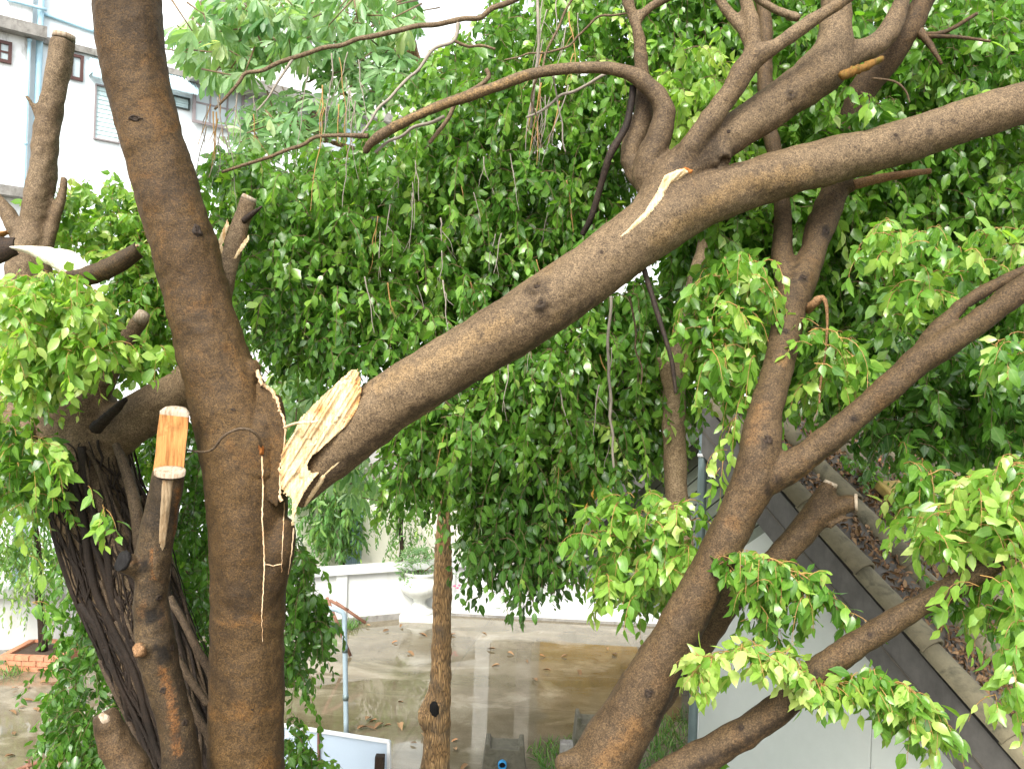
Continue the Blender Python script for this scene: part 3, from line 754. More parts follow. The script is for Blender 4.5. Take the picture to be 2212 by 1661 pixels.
# ------------------------------------------------------------------ hall whose white plinth closes the yard
h0 = G(1000, 1330); h1 = G(1720, 1368); hd = (h1 - h0); hl = hd.length; hd.normalize(); hn = Vector((hd.y, -hd.x, 0))
def hf(u, o, z): return h0 + hd * u + hn * o + Vector((0, 0, z))
hall = thing('open_hall', 'open hall on a low white plinth with white columns and a golden wall', 'building', tuple(h0))
b = MB(); b.box((-0.5, -9, 0), (hl + 6, 0, 0.46), hf); b.build('plinth', M['white_wall'], hall)
b = MB(); b.box((-0.52, 0.002, 0), (hl + 6, 0.03, 0.05), hf); b.build('plinth_skirting', M['concrete'], hall)
for x in (1046, 1135, 1400, 1540):
    p = on_plane(x, 1330, h0 - hn * 0.5, hn); u = (p - h0).dot(hd)
    b = MB(); b.box((u - .16, -0.66, 0.462), (u + .16, -0.34, 3.9), hf); b.box((u - .21, -0.71, 0.463), (u + .21, -0.29, 0.62), hf); b.box((u - .21, -0.71, 3.72), (u + .21, -0.29, 3.899), hf)
    b.build('column', M['white_wall'] if x == 1046 else M['concrete'], hall)
p = on_plane(1195, 1330, h0 - hn * 3, hn); ug = (p - h0).dot(hd)
b = MB(); b.box((ug - 0.3, -3.1, 0.462), (ug + 3.2, -2.9, 3.6), hf)
for i in range(5): b.box((ug - 0.2 + i * 0.7, -2.898, 0.9), (ug + 0.3 + i * 0.7, -2.82, 3.3), hf)
b.build('golden_wall', M['gold'], hall)
b = MB(); b.box((-1, -9.5, 3.902), (hl + 6.5, 0.4, 4.15), hf); b.build('roof_slab', M['white_wall'], hall)

# ------------------------------------------------------------------ gabled house
TH = R(60); gp = Vector((math.cos(TH), -math.sin(TH), 0)); gn = Vector((math.sin(TH), math.cos(TH), 0))  # along the gable, away along the ridge
GA = P(1565, 872, 11.0)
def gpl(x, y, o=0.0):
    """point of the gable plane (moved o back along the ridge) seen at a picture place, as (u, z)"""
    p = on_plane(x, y, GA + gn * o, gn); return (p - GA).dot(gp), p.z
def gf(u, o, z): return GA + gp * u + gn * o + Vector((0, 0, z - GA.z))
house = thing('gabled_house', 'grey gabled house with a tiled roof full of dead leaves and a white panel wall', 'house', (GA.x, GA.y, 0))
apz = GA.z
ur, zr = gpl(2213, 1600); sR = (apz - zr) / ur
ul, zl_ = gpl(1222, 1178); sL = (apz - zl_) / (-ul)
UR = ur + 0.9; UL = ul
def zr_at(u): return apz - (sR * u if u > 0 else -sL * u)
# fascia boards (rake), 0.42 deep
b = MB(); d = 0.62
b.prism([gf(0, -0.35, apz), gf(UR, -0.35, zr_at(UR)), gf(UR, -0.35, zr_at(UR) - d), gf(0, -0.35, apz - d)], gn * 0.05); b.build('fascia_board', M['fascia'], house)
b = MB(); b.prism([gf(0, -0.352, apz - d * .52), gf(UR, -0.352, zr_at(UR) - d * .52), gf(UR, -0.352, zr_at(UR) - d * .55), gf(0, -0.352, apz - d * .55)], -gn * 0.012); b.build('board_joint', M['pan'], house)
b = MB(); b.prism([gf(-0.002, -0.35, apz), gf(-0.002, -0.35, apz - .4), gf(UL, -0.35, zr_at(UL) - .4), gf(UL, -0.35, zr_at(UL))], gn * 0.05); b.build('fascia_board', M['fascia'], house)
# gable siding: planks running parallel to the left slope
zt = gpl(1400, 1297)[1]
b = MB()
pw = 0.17
k = 0
sl = sL; L0 = UL; 
def clip(poly, f):
    out = []
    for i in range(len(poly)):
        a, c = poly[i], poly[(i + 1) % len(poly)]; fa, fc = f(a), f(c)
        if fa >= 0: out.append(a)
        if (fa >= 0) != (fc >= 0): t = fa / (fa - fc); out.append((a[0] + (c[0] - a[0]) * t, a[1] + (c[1] - a[1]) * t))
    return out
while True:
    c0 = apz - k * pw; c1 = c0 - pw + 0.022        # plank band between z = c + sL*u lines
    poly = [(UL, c0 + sl * UL), (UR, c0 + sl * UR), (UR, c1 + sl * UR), (UL, c1 + sl * UL)]
    poly = clip(poly, lambda a: (apz - 0.03 - sR * a[0]) - a[1]); 
    if poly: poly = clip(poly, lambda a: a[1] - zt)
    if poly and len(poly) > 2: b.prism([gf(a[0], 0.0, a[1]) for a in poly], gn * 0.02)
    k += 1
    if c0 + sl * UR < zt: break
b.build('gable_siding', M['siding'], house)
b = MB(); b.prism([gf(UL, 0.03, zr_at(UL)), gf(0, 0.03, apz), gf(UR, 0.03, zr_at(UR)), gf(UR, 0.03, min(zt, zr_at(UR) - .1)), gf(0, 0.03, zt), gf(UL, 0.03, min(zt, zr_at(UL) - .02))], gn * 0.04); b.build('gable_backing', M['dark'], house)
b = MB(); b.box((UL + 0.2, -0.03, zt - 0.10), (gpl(1640, 1290)[0], 0.06, zt - 0.002), gf); b.build('tie_beam', M['siding'], house)
# white panel wall under the right rake
uw, _ = gpl(1531, 1400, 0.08); us_, _ = gpl(1899, 1600, 0.08)
pu, pz = gpl(1615, 1175, -0.04); cl_ = pz - sL * pu
for (a, c) in ((uw, us_ - 0.006), (us_ + 0.006, UR + 0.6)):
    top = lambda u: min(cl_ + sL * u, apz - sR * u - 0.05)
    um = (apz - 0.05 - cl_) / (sL + sR); us2 = [a] + ([um] if a < um < c else []) + [c]
    b = MB(); b.prism([gf(a, -0.04, 0), gf(c, -0.04, 0)] + [gf(u, -0.04, top(u)) for u in us2[::-1]], gn * 0.03); b.build('wall_panel', M['house_white'], house)
b = MB(); b.box((uw - 0.06, -0.045, 0), (uw - 0.004, 0.2, zt - 0.12), gf); b.build('corner_strip', M['alu'], house)
b = MB(); b.box((uw, 0.19, 0), (UR + .6, 0.24, 1.2), gf); b.box((uw + .02, 0.25, 0), (uw + .1, 7.0, zt - .12), gf); b.build('side_wall', M['house_white'], house)
# roof deck, valley pans and barrel tile rows
RL = 7.5
b = MB()
b.prism([gf(0, -0.3, apz + 0.01), gf(UR, -0.3, zr_at(UR) + 0.01), gf(UR, RL, zr_at(UR) + 0.01), gf(0, RL, apz + 0.01)], Vector((0, 0, 0.06)))
b.prism([gf(0, -0.3, apz + 0.01), gf(0, RL, apz + 0.01), gf(UL, RL, zr_at(UL) + 0.01), gf(UL, -0.3, zr_at(UL) + 0.01)], Vector((0, 0, 0.06)))
b.build('roof_deck', M['pan'], house)
sv = (gf(1, 0, zr_at(1)) - gf(0, 0, apz)).normalized(); nv = sv.cross(gn).normalized()
if nv.z < 0: nv = -nv
slope_len = (gf(UR, 0, zr_at(UR)) - gf(0, 0, apz)).length
def barrel(start, dirv, side, upv, length, r, tl=0.95, seed=0):
    b = MB(); k = 0; t = 0.0
    while t < length:
        e = min(length, t + tl); vs = []; seg = 10
        jit = 0.012 * noise.noise(Vector((seed * 3.1, k * 1.7, 0)))
        for (tt, rr, lift) in ((t, r * 0.88, 0.0), (e + 0.03, r * 1.03, 0.03), (e + 0.03, r * 0.88, 0.022), (t, r * 0.76, -0.01)):
            for i in range(seg + 1):
                a = math.pi * i / seg
                vs.append(start + dirv * tt + side * (math.cos(a) * rr + jit) + upv * (math.sin(a) * rr * 1.0 + lift - 0.02))
        w_ = seg + 1; fs = []
        for s_ in range(3):
            for i in range(seg): fs.append((s_ * w_ + i, s_ * w_ + i + 1, (s_ + 1) * w_ + i + 1, (s_ + 1) * w_ + i))
        b.add(vs, fs); t = e; k += 1
    return b
o_ = -0.26; r_i = 0
while o_ < RL:
    st_ = gf(0, o_, apz + 0.07)
    barrel(st_, sv, gn, nv, slope_len, 0.135, seed=r_i).build('tile_row', M['tile'], house, True)
    r_i += 1; o_ += 0.76
barrel(gf(0, -0.35, apz + 0.16), gn, gp, Vector((0, 0, 1)), RL, 0.17, 0.7, 77).build('ridge_cap', M['tile'], house, True)
# dead leaves lying in the valleys between the tile rows
nl = 12000; row = rng.integers(0, r_i - 1, nl); ov = -0.26 + row * 0.76 + 0.38 + rng.normal(0, 0.15, nl); tv = rng.random(nl) * slope_len
keep = np.array([noise.noise(Vector((t * 1.3, r * 5.0, 2))) > -0.5 for t, r in zip(tv, row)]); ov = ov[keep]; tv = tv[keep]
base = np.array(gf(0, 0, apz + 0.085))[None] + np.outer(tv, np.array(sv)) + np.outer(ov, np.array(gn)) + np.outer(rng.uniform(0.0, 0.05, len(tv)), np.array(nv))
axx = unit(rng.standard_normal((len(tv), 3)) + 0.3 * np.array(sv)); axx -= np.outer((axx @ np.array(nv)) * 0.75, np.array(nv)); axx = unit(axx)
nm = np.array(nv)[None] + 0.6 * rng.standard_normal((len(tv), 3))
lit = link('leaf_litter', leaf_mesh('leaf_litter', base, axx, nm, rng.uniform(0.05, 0.095, len(tv)), 0.45, 0.42 + 0.24 * rng.standard_normal(len(tv)), 'fig', 0.6, 0.6), M['leaf_dry'])
tag(lit, 'brown dead leaves heaped between the roof tile rows', 'leaf litter', kind='stuff')
# small things on the roof
def roof_point(x, y, lift=0.0):
    p = on_plane(x, y, gf(0, 0, apz + 0.09) + nv * lift, nv); return p
rp = roof_point(1925, 1068, 0.05)
b = MB(); fr3 = lambda a, c, d: rp + sv * a + gn * c + nv * d
b.box((-0.13, -0.2, 0), (0.13, 0.2, 0.11), fr3); o = b.build('paving_block', M['paver'], None, False, 0.02)
tag(o, 'yellow mossy block lying on the tiled roof', 'block')
rp2 = roof_point(1860, 1040, 0.0)
f = Foliage(); pl = thing('roof_plant', 'small leafy seedling growing on the roof beside the yellow block', 'plant', tuple(rp2))
f.blob(tuple(rp2 + Vector((0, 0, 0.12))), (0.26, 0.2, 0.1), 42, (0.12, 0.3), 0.4, 0.38, 0.1, 0.075); f.build(pl, M['leaf_fig'], M['twig'])
# steel post
pt = G(1491, 1722); tp = on_plane(1521, 932, pt, Vector((0, 1, 0)))
post = thing('steel_post', 'slim grey green steel post in front of the gable', 'post', tuple(pt))
b = MB(); b.tube3([pt + (tp - pt) * (i / 8) for i in range(9)], [0.058] * 9, 14); b.build('pole', M['steel'], post, True)
b = MB(); cl = pt + (tp - pt) * 0.935; b.tube3([cl - Vector((0, 0, .02)), cl + Vector((0, 0, .02))], [0.07] * 2, 14); b.box((cl.x + .05, cl.y - .02, cl.z - .015), (cl.x + .16, cl.y + .02, cl.z + .015)); b.build('clamp', M['alu'], post, True)

# ------------------------------------------------------------------ small things in the yard
# sign board seen from behind
sp = G(760, 1905)
sg = thing('sign_board', 'pale blue white sign board on a dark post at the water edge', 'sign', (sp.x, sp.y, 0))
Ds = sp.y
c = [P(560, 1556, Ds + 0.5), P(842, 1600, Ds), P(842, 1900, Ds), P(560, 1900, Ds + 0.5)]
nn = (c[1] - c[0]).cross(c[3] - c[0]).normalized(); nn = nn if nn.y > 0 else -nn
b = MB(); b.prism(c, nn * 0.02); b.build('sheet', M['sign'], sg)
b = MB(); e0 = (c[1] - c[0]).normalized()
def barm(b, p0, p1, w_, off):
    d_ = (p1 - p0).normalized(); s_ = d_.cross(nn).normalized() * w_
    b.prism([p0 - s_ - nn * off, p0 + s_ - nn * off, p1 + s_ - nn * off, p1 - s_ - nn * off], nn * (off - 0.002))
barm(b, c[0], c[1], 0.016, 0.03); barm(b, c[1], c[2], 0.016, 0.033); b.build('frame', M['alu'], sg)
b = MB(); barm(b, P(690, 1582, Ds + .25), P(692, 1900, Ds + .25), 0.01, 0.028); b.build('brace', M['rust'], sg)
b = MB(); pp = P(821, 1630, Ds - 0.1); b.box((pp.x - .045, pp.y - .045, 0), (pp.x + .045, pp.y + .045, pp.z)); b.build('post', M['bark_dark'], sg, False, 0.008)
# pale blue standpipe
pb = G(748, 1588)
sp_ = thing('standpipe', 'pale blue grey standpipe with a bent top rising from the yard', 'pipe', tuple(pb))
tp = P(744, 1330, pb.y); b = MB()
pts = [pb + (tp - pb) * (i / 8) for i in range(9)] + [tp + Vector((-0.03, 0, 0.05)), tp + Vector((-0.12, 0, 0.085)), tp + Vector((-0.25, 0, 0.10))]
b.tube3(pts, [0.035] * 12, 12); b.build('pipe', M['pole_blue'], sp_, True)
for t in (0.32, 0.72):
    b = MB(); cc = pb + (tp - pb) * t; b.tube3([cc - Vector((0, 0, .04)), cc + Vector((0, 0, .04))], [0.042] * 2, 12)
    b.build('coupling', M['steel'], sp_, True)
# rusty iron frame leaning by it
gb = G(752, 1418)
rg = thing('iron_frame', 'rusty brown iron frame leaning beside the pale blue standpipe', 'frame', tuple(gb))
b = MB()
for (x0, y0, x1, y1) in ((706, 1290, 757, 1416), (724, 1300, 790, 1345), (712, 1296, 752, 1318)):
    b.tube3([P(x0, y0, gb.y), P(x1, y1, gb.y)], [0.03, 0.03], 8)
b.build('bars', M['rust'], rg, True)
hb = G(180, 1740)
hr = thing('handrail', 'thin brown handrail low beside the strangled tree at the water', 'railing', tuple(hb))
b = MB(); D_ = hb.y
for (x0, y0, x1, y1) in ((20, 1668, 240, 1590), (40, 1700, 240, 1625), (205, 1590, 207, 1740), (130, 1600, 135, 1760), (60, 1640, 62, 1780)):
    b.tube3([P(x0, y0, D_), P(x1, y1, D_)], [0.022, 0.022], 8)
b.build('bars', M['rust'], hr, True)
# concrete kerb blocks with blue drain pipes
def kerb(x, y, wpx, hpx, lab, px, py):
    base = G(x, y + hpx); k_ = base.y / F; wm = wpx * k_ / 2; hm = hpx * k_ * 1.05
    t = thing('kerb_block', lab, 'concrete block', tuple(base), 'concrete kerb blocks at the edge of the yard')
    b = MB(); fz = lambda a, c, d: base + Vector((a, c, d))
    prof = [(-wm * 1.08, 0), (wm * 1.08, 0), (wm * .92, hm), (wm * .72, hm), (wm * .68, hm * .86), (-wm * .66, hm * .86), (-wm * .72, hm), (-wm * .92, hm)]
    b.prism([fz(a, 0, d) for a, d in prof], (0, 0.38, 0)); b.build('block', M['kerb'], t, False, 0.012)
    pc = P(px, py, base.y - 0.015); b = MB(); seg = 16
    ring = lambda r, oo: [pc + Vector((r * math.cos(2 * math.pi * i / seg), oo, r * math.sin(2 * math.pi * i / seg))) for i in range(seg)]
    vs = ring(.055, .02) + ring(.055, -.05) + ring(.042, -.05) + ring(.042, .02)
    fs = [(s_ * seg + i, s_ * seg + (i + 1) % seg, (s_ + 1) * seg + (i + 1) % seg, (s_ + 1) * seg + i) for s_ in range(3) for i in range(seg)]
    b.add(vs, fs); b.build('drain_pipe', M['blue_plastic'], t, True)
    b = MB(); b.add(ring(.042, -.004), [tuple(range(seg))]); b.build('drain_hole', M['hollow'], t)
kerb(1088, 1612, 90, 66, 'grey concrete kerb block with a blue drain pipe at the grass edge', 1085, 1650)
kerb(1280, 1556, 78, 80, 'grey concrete kerb block with a blue drain pipe beside the leaning tree foot', 1280, 1586)
kerb(1565, 1560, 90, 70, 'grey concrete kerb block with a blue drain pipe in the shade behind the leaning tree', 1560, 1600)
p = G(1222, 1655); b = MB(); b.box((p.x - .085, p.y - .085, 0), (p.x + .085, p.y + .085, 0.33)); o = b.build('boundary_peg', M['concrete'], None, False, 0.015)
tag(o, 'short square concrete peg standing in the grass between two kerb blocks', 'peg')

# urn with flowering shrub, planters with young trees
ub_ = G(905, 1334)
urn = thing('garden_urn', 'white pedestal urn in front of the boundary wall', 'urn', tuple(ub_))
k_ = ub_.y / F; b = MB()
b.box((ub_.x - 38 * k_, ub_.y - 38 * k_, 0), (ub_.x + 38 * k_, ub_.y + 38 * k_, 12 * k_)); b.build('foot_plate', M['urn'], urn)
b = MB(); b.lathe(ub_ + Vector((0, 0, 12 * k_ + .001)), [(a * k_, z * k_) for a, z in ((34, 0), (30, 7), (18, 12), (13, 22), (15, 30), (26, 36), (40, 46), (45, 58), (44, 68), (38, 76), (36, 80), (40, 84), (41, 88), (35, 88.5), (33, 82))], 28); b.build('bowl', M['urn'], urn, True)
sh = thing('potted_oleander', 'grey green flowering shrub growing out of the white urn', 'shrub', tuple(ub_ + Vector((0, 0, 96 * k_))))
f = Foliage(); f.blob(tuple(ub_ + Vector((0, 0, 118 * k_))), (46 * k_, 40 * k_, 22 * k_), 90, (0.15, 0.4), 0.3, 0.6, 0.12, 0.12, 0.028); f.build(sh, M['leaf_oleander'], M['twig'], 0.24, 0.1, 'fig')
b = MB()
for i in range(5): b.sphere(P(985 + random.uniform(-14, 18), 1270 + random.uniform(-8, 12), ub_.y - .05), 0.035, (1, 1, .7), 7, 5)
b.build('flowers', M['pink'], sh, True)
b = MB()
for i in range(9): b.tube3([ub_ + Vector((0, 0, 94 * k_)), ub_ + Vector((random.uniform(-30, 40) * k_, random.uniform(-20, 20) * k_, random.uniform(115, 135) * k_))], [0.012, 0.006], 6)
b.build('stems', M['twig'], sh, True)

def planter(x, y, wpx, hpx, lab, bm_):
    base = G(x, y); k_ = base.y / F; wm = wpx * k_ / 2; hm = hpx * k_
    t = thing('brick_planter', lab, 'planter', tuple(base), 'square brick planters along the boundary wall')
    b = MB(); rows = max(2, int(hm / 0.07)); rh = hm / rows
    for r in range(rows):
        for s_ in range(4):
            nb = 4
            for i in range(nb):
                a0 = -wm + 2 * wm * (i + (0.5 if r % 2 else 0)) / nb; a1 = min(wm, a0 + 2 * wm / nb - 0.012)
                if a0 >= wm - 0.02: continue
                z0, z1 = r * rh, (r + 1) * rh - 0.01
                j = random.uniform(-.006, .006)
                if s_ == 0: b.box((base.x + a0, base.y + j, z0), (base.x + a1, base.y + .1, z1))
                elif s_ == 1: b.box((base.x + a0, base.y + 2 * wm - .1, z0), (base.x + a1, base.y + 2 * wm + j, z1))
                elif s_ == 2: b.box((base.x - wm + j, base.y + .103 + (a0 + wm) * .86, z0), (base.x - wm + .1, base.y + .103 + (a1 + wm) * .86, z1))
                else: b.box((base.x + wm - .1, base.y + .103 + (a0 + wm) * .86, z0), (base.x + wm + j, base.y + .103 + (a1 + wm) * .86, z1))
    b.build('bricks', bm_, t)
    b = MB(); b.box((base.x - wm + .09, base.y + .09, 0.002), (base.x + wm - .09, base.y + 2 * wm - .09, hm * .8)); b.build('soil', M['soil'], t)
    return base + Vector((0, wm, hm * .8))
def young_tree(base, x_top, y_top, r, lab, cone, tone, lmat=None, n=500, ll=0.13, droop=1.1, wd=0.3):
    t = thing('young_tree', lab, 'tree', tuple(base), 'young trees along the boundary wall')
    top = P(x_top, y_top, base.y); b = MB(); pts = [base.lerp(top, i / 6) + Vector((random.uniform(-.03, .03), random.uniform(-.03, .03), 0)) * (0 < i < 6) for i in range(7)]
    q_, r_ = smooth_path(pts, [r * (1 - .09 * i) for i in range(7)], 0.12); b.tube3(q_, r_, 10, .12); b.build('trunk', M['bark_dark'], t, True)
    f = Foliage()
    for (x, y, dd, rx, rz, nn_) in cone:
        c_ = P(x, y, base.y + dd); k_ = base.y / F
        f.blob(tuple(c_), (rx * k_, rx * k_, rz * k_), nn_, (0.3, 0.7), droop, tone, 0.14, ll, 0.05)
    f.build(t, lmat or M['leaf_long'], M['twig'], wd, 1.4)
pb1 = planter(62, 1450, 128, 34, 'square orange brick planter at the left edge of the yard', M['brick'])
young_tree(pb1 + Vector((0, -.05, 0)), 66, 1010, 0.075, 'young tree with hanging narrow leaves in the orange brick planter', [(55, 1030, 0, 60, 60, 90), (55, 1130, 0, 78, 70, 130), (60, 1210, 0, 75, 50, 110), (70, 930, 0, 55, 70, 80)], 0.62)
pb2 = planter(853, 1330, 92, 24, 'dark wet brick planter beside the white urn', M['brick_dark'])
young_tree(pb2, 872, 1080, 0.07, 'young tree with a thin leaning stem in the dark planter by the urn', [(870, 1120, 0, 50, 60, 60), (850, 1060, 0, 60, 50, 60)], 0.5)
pb3 = G(737, 1325) + Vector((0, .3, 0))
young_tree(pb3, 733, 1060, 0.06, 'young tree with drooping mango like leaves between wall and standpipe', [(715, 1090, 0, 62, 55, 120), (720, 1140, 0, 50, 30, 60), (690, 1040, 0, 60, 50, 90)], 0.45, None, 0, 0.2, 1.0, .28)
# fallen leaves on the yard
def dry(n_):
    base = np.zeros((1, 3)); ax = np.array([[1.0, 0, 0]]); nm = np.array([[0, 0.0, 1.0]])
    return leaf_mesh('fallen_leaf', base, ax, nm, np.array([0.16]), 0.42, np.array([[0.35, 0.6, 0.8, 0.95][n_]]), 'fig', 0.35, 0.5)
kinds = [dry(i) for i in range(4)]
for me in kinds: me.materials.append(M['leaf_dry'])
spots = [(778, 1610), (800, 1632), (820, 1640), (870, 1520), (790, 1560), (815, 1558), (828, 1566), (845, 1570), (862, 1566), (790, 1572), (772, 1580), (912, 1588), (990, 1600), (1010, 1655), (1022, 1672), (985, 1625), (900, 1610),
         (1070, 1405), (1095, 1412), (1165, 1418), (1135, 1430), (1225, 1418), (1310, 1402), (1330, 1418), (1250, 1450), (1080, 1440), (860, 1388), (880, 1410), (905, 1372), (800, 1355), (840, 1362), (870, 1352), (1040, 1370), (985, 1372), (1190, 1452), (1160, 1475),
         (100, 1505), (55, 1530), (70, 1535), (88, 1532), (104, 1528), (20, 1540), (45, 1518), (120, 1535), (28, 1585), (60, 1490), (85, 1480), (25, 1490), (140, 1560), (10, 1640), (80, 1452), (130, 1480)]
for i, (x, y) in enumerate(spots):
    p = G(x, y); o = bpy.data.objects.new('fallen_leaf', kinds[[1, 2, 0, 1, 2, 3, 1][i % 7]]); C.objects.link(o)
    o.location = (p.x, p.y, 0.035 if i % 3 else 0.03); o.rotation_euler = (random.uniform(-.2, .2), random.uniform(-.1, .2), random.uniform(0, 6.28)); s_ = random.uniform(.7, 1.4); o.scale = (s_, s_, s_)
    tag(o, 'dry brown leaf lying flat on the wet yard', 'leaf', 'fallen leaves on the wet yard')
#@@TREES
# ------------------------------------------------------------------ the split fig tree
def ground_under(x, D): 
    p = P(x, 1661, D); return Vector((p.x, p.y, 0))
g0 = P(535, 1661, 4.2); base = (g0.x + .05, g0.y, 0)
fig = thing('split_fig_tree', 'big fig tree with a forked trunk and one heavy limb torn open at the fork', 'tree', base)
k_ = F / 4.2
yb = 830 + 5 * k_
b = MB()
tr = [(520, yb + 20, 4.2, 150), (528, yb - 120, 4.2, 105), (532, 2100, 4.2, 86), (533, 1800, 4.2, 80), (532, 1661, 4.2, 80), (533, 1500, 4.2, 79), (535, 1350, 4.2, 80), (536, 1200, 4.2, 82), (533, 1100, 4.2, 84), (524, 1000, 4.2, 85), (504, 900, 4.2, 84), (472, 800, 4.2, 78), (441, 700, 4.2, 71), (414, 600, 4.2, 69),
      (388, 500, 4.2, 70), (358, 400, 4.2, 67), (328, 300, 4.2, 67), (302, 200, 4.2, 67), (281, 100, 4.2, 71), (272, 0, 4.2, 72), (262, -120, 4.25, 68), (240, -320, 4.35, 60), (215, -600, 4.5, 50), (190, -1000, 4.7, 36), (180, -1300, 4.9, 20)]
b.limb(tr, 26, 0.07, 1, 0.05)
b.limb([(272, -60, 4.2, 60), (330, -260, 4.2, 44), (420, -520, 4.3, 34), (480, -800, 4.4, 22)], 18, 0.08, 2)
b.limb([(575, 1260, 4.18, 45), (598, 1180, 4.16, 40), (622, 1120, 4.16, 18)], 18, 0.05, 3)        # the fork the limb tore away from
b.limb([(545, 1000, 4.17, 72), (570, 940, 4.15, 50), (586, 880, 4.14, 30), (588, 850, 4.14, 20)], 18, 0.12, 4)
b.limb([(520, 850, 4.2, 42), (540, 800, 4.17, 24), (538, 780, 4.16, 14)], 14, 0.2, 5)
trunk, tb = organic(b, 'trunk', M['bark_trunk'], fig, 0.011, 7, 0.008)

# the limb and its branches
limb_ctl = [(646, 1092, 4.08, 9), (664, 1062, 4.08, 22), (694, 1022, 4.08, 36), (734, 975, 4.08, 50), (782, 920, 4.08, 62), (850, 862, 4.07, 64), (1000, 770, 4.05, 63), (1150, 677, 4.05, 66), (1300, 572, 4.08, 64), (1400, 497, 4.1, 68), (1500, 440, 4.12, 62), (1600, 404, 4.14, 53), (1700, 373, 4.15, 51),
            (1800, 347, 4.16, 50), (1900, 320, 4.17, 48), (2000, 290, 4.18, 47), (2100, 257, 4.19, 46), (2212, 222, 4.2, 44), (2450, 140, 4.3, 34), (2800, 60, 4.5, 26), (3100, 20, 4.7, 12)]
b = MB()
b.limb(limb_ctl, 26, 0.06, 11, 0.04)
b.limb([(1410, 470, 4.12, 52), (1452, 390, 4.12, 50), (1520, 330, 4.13, 46), (1600, 278, 4.15, 42), (1700, 210, 4.18, 45), (1785, 142, 4.2, 50), (1805, 60, 4.22, 34), (1803, -30, 4.25, 32), (1790, -250, 4.3, 28), (1760, -600, 4.4, 18)], 22, 0.08, 12)
b.limb([(1780, 150, 4.2, 34), (1840, 118, 4.22, 27), (1890, 98, 4.24, 24), (1925, 60, 4.25, 22), (1948, 0, 4.28, 17), (1990, -160, 4.35, 14)], 16, 0.1, 13)
b.limb([(1470, 370, 4.1, 34), (1507, 300, 4.05, 27), (1574, 205, 4.03, 24), (1622, 134, 4.02, 25), (1681, 97, 4.0, 17), (1758, 42, 3.98, 15), (1825, 0, 3.97, 14), (1930, -90, 3.95, 12)], 16, 0.08, 14)
b.limb([(1620, 140, 4.02, 20), (1627, 67, 4.03, 16), (1611, 0, 4.05, 14), (1590, -120, 4.1, 12)], 14, 0.08, 15)
b.limb([(1626, 105, 4.04, 14), (1606, 66, 4.06, 12), (1574, 27, 4.08, 12), (1540, -20, 4.1, 11)], 12, 0.08, 16)
b.limb([(1440, 400, 4.2, 44), (1402, 396, 4.2, 36), (1405, 345, 4.18, 34), (1425, 290, 4.16, 28), (1433, 234, 4.15, 24), (1398, 184, 4.15, 20), (1338, 152, 4.17, 15), (1238, 148, 4.22, 13), (1138, 164, 4.27, 13), (1037, 200, 4.32, 12.5), (937, 234, 4.38, 12), (854, 274, 4.42, 12), (804, 306, 4.46, 10), (788, 332, 4.5, 7)], 14, 0.06, 17)
b.limb([(1410, 400, 4.26, 34), (1362, 345, 4.28, 24), (1378, 284, 4.28, 25), (1391, 234, 4.27, 21), (1386, 150, 4.26, 15), (1380, 84, 4.25, 13), (1366, 33, 4.25, 12), (1352, -20, 4.25, 12), (1330, -150, 4.3, 10)], 14, 0.08, 18)
b.limb([(1376, 44, 4.25, 11), (1400, 20, 4.24, 11), (1440, -6, 4.22, 11), (1520, -60, 4.2, 10)], 12, 0.06, 19)
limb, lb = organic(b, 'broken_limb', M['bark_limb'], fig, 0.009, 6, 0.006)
b = MB()
for ctl in ([(1368, 187, 4.2, 8), (1354, 267, 4.2, 8), (1318, 334, 4.2, 8), (1298, 400, 4.25, 7), (1278, 467, 4.3, 7), (1258, 507, 4.35, 6)],
            [(1389, 575, 4.1, 6), (1415, 660, 4.05, 6), (1439, 737, 4.0, 5), (1452, 785, 4.0, 5), (1460, 850, 4.0, 3.6)]):
    b.limb(ctl, 9, 0.15, 3)
b.build('dead_branch', M['dead'], limb, True)
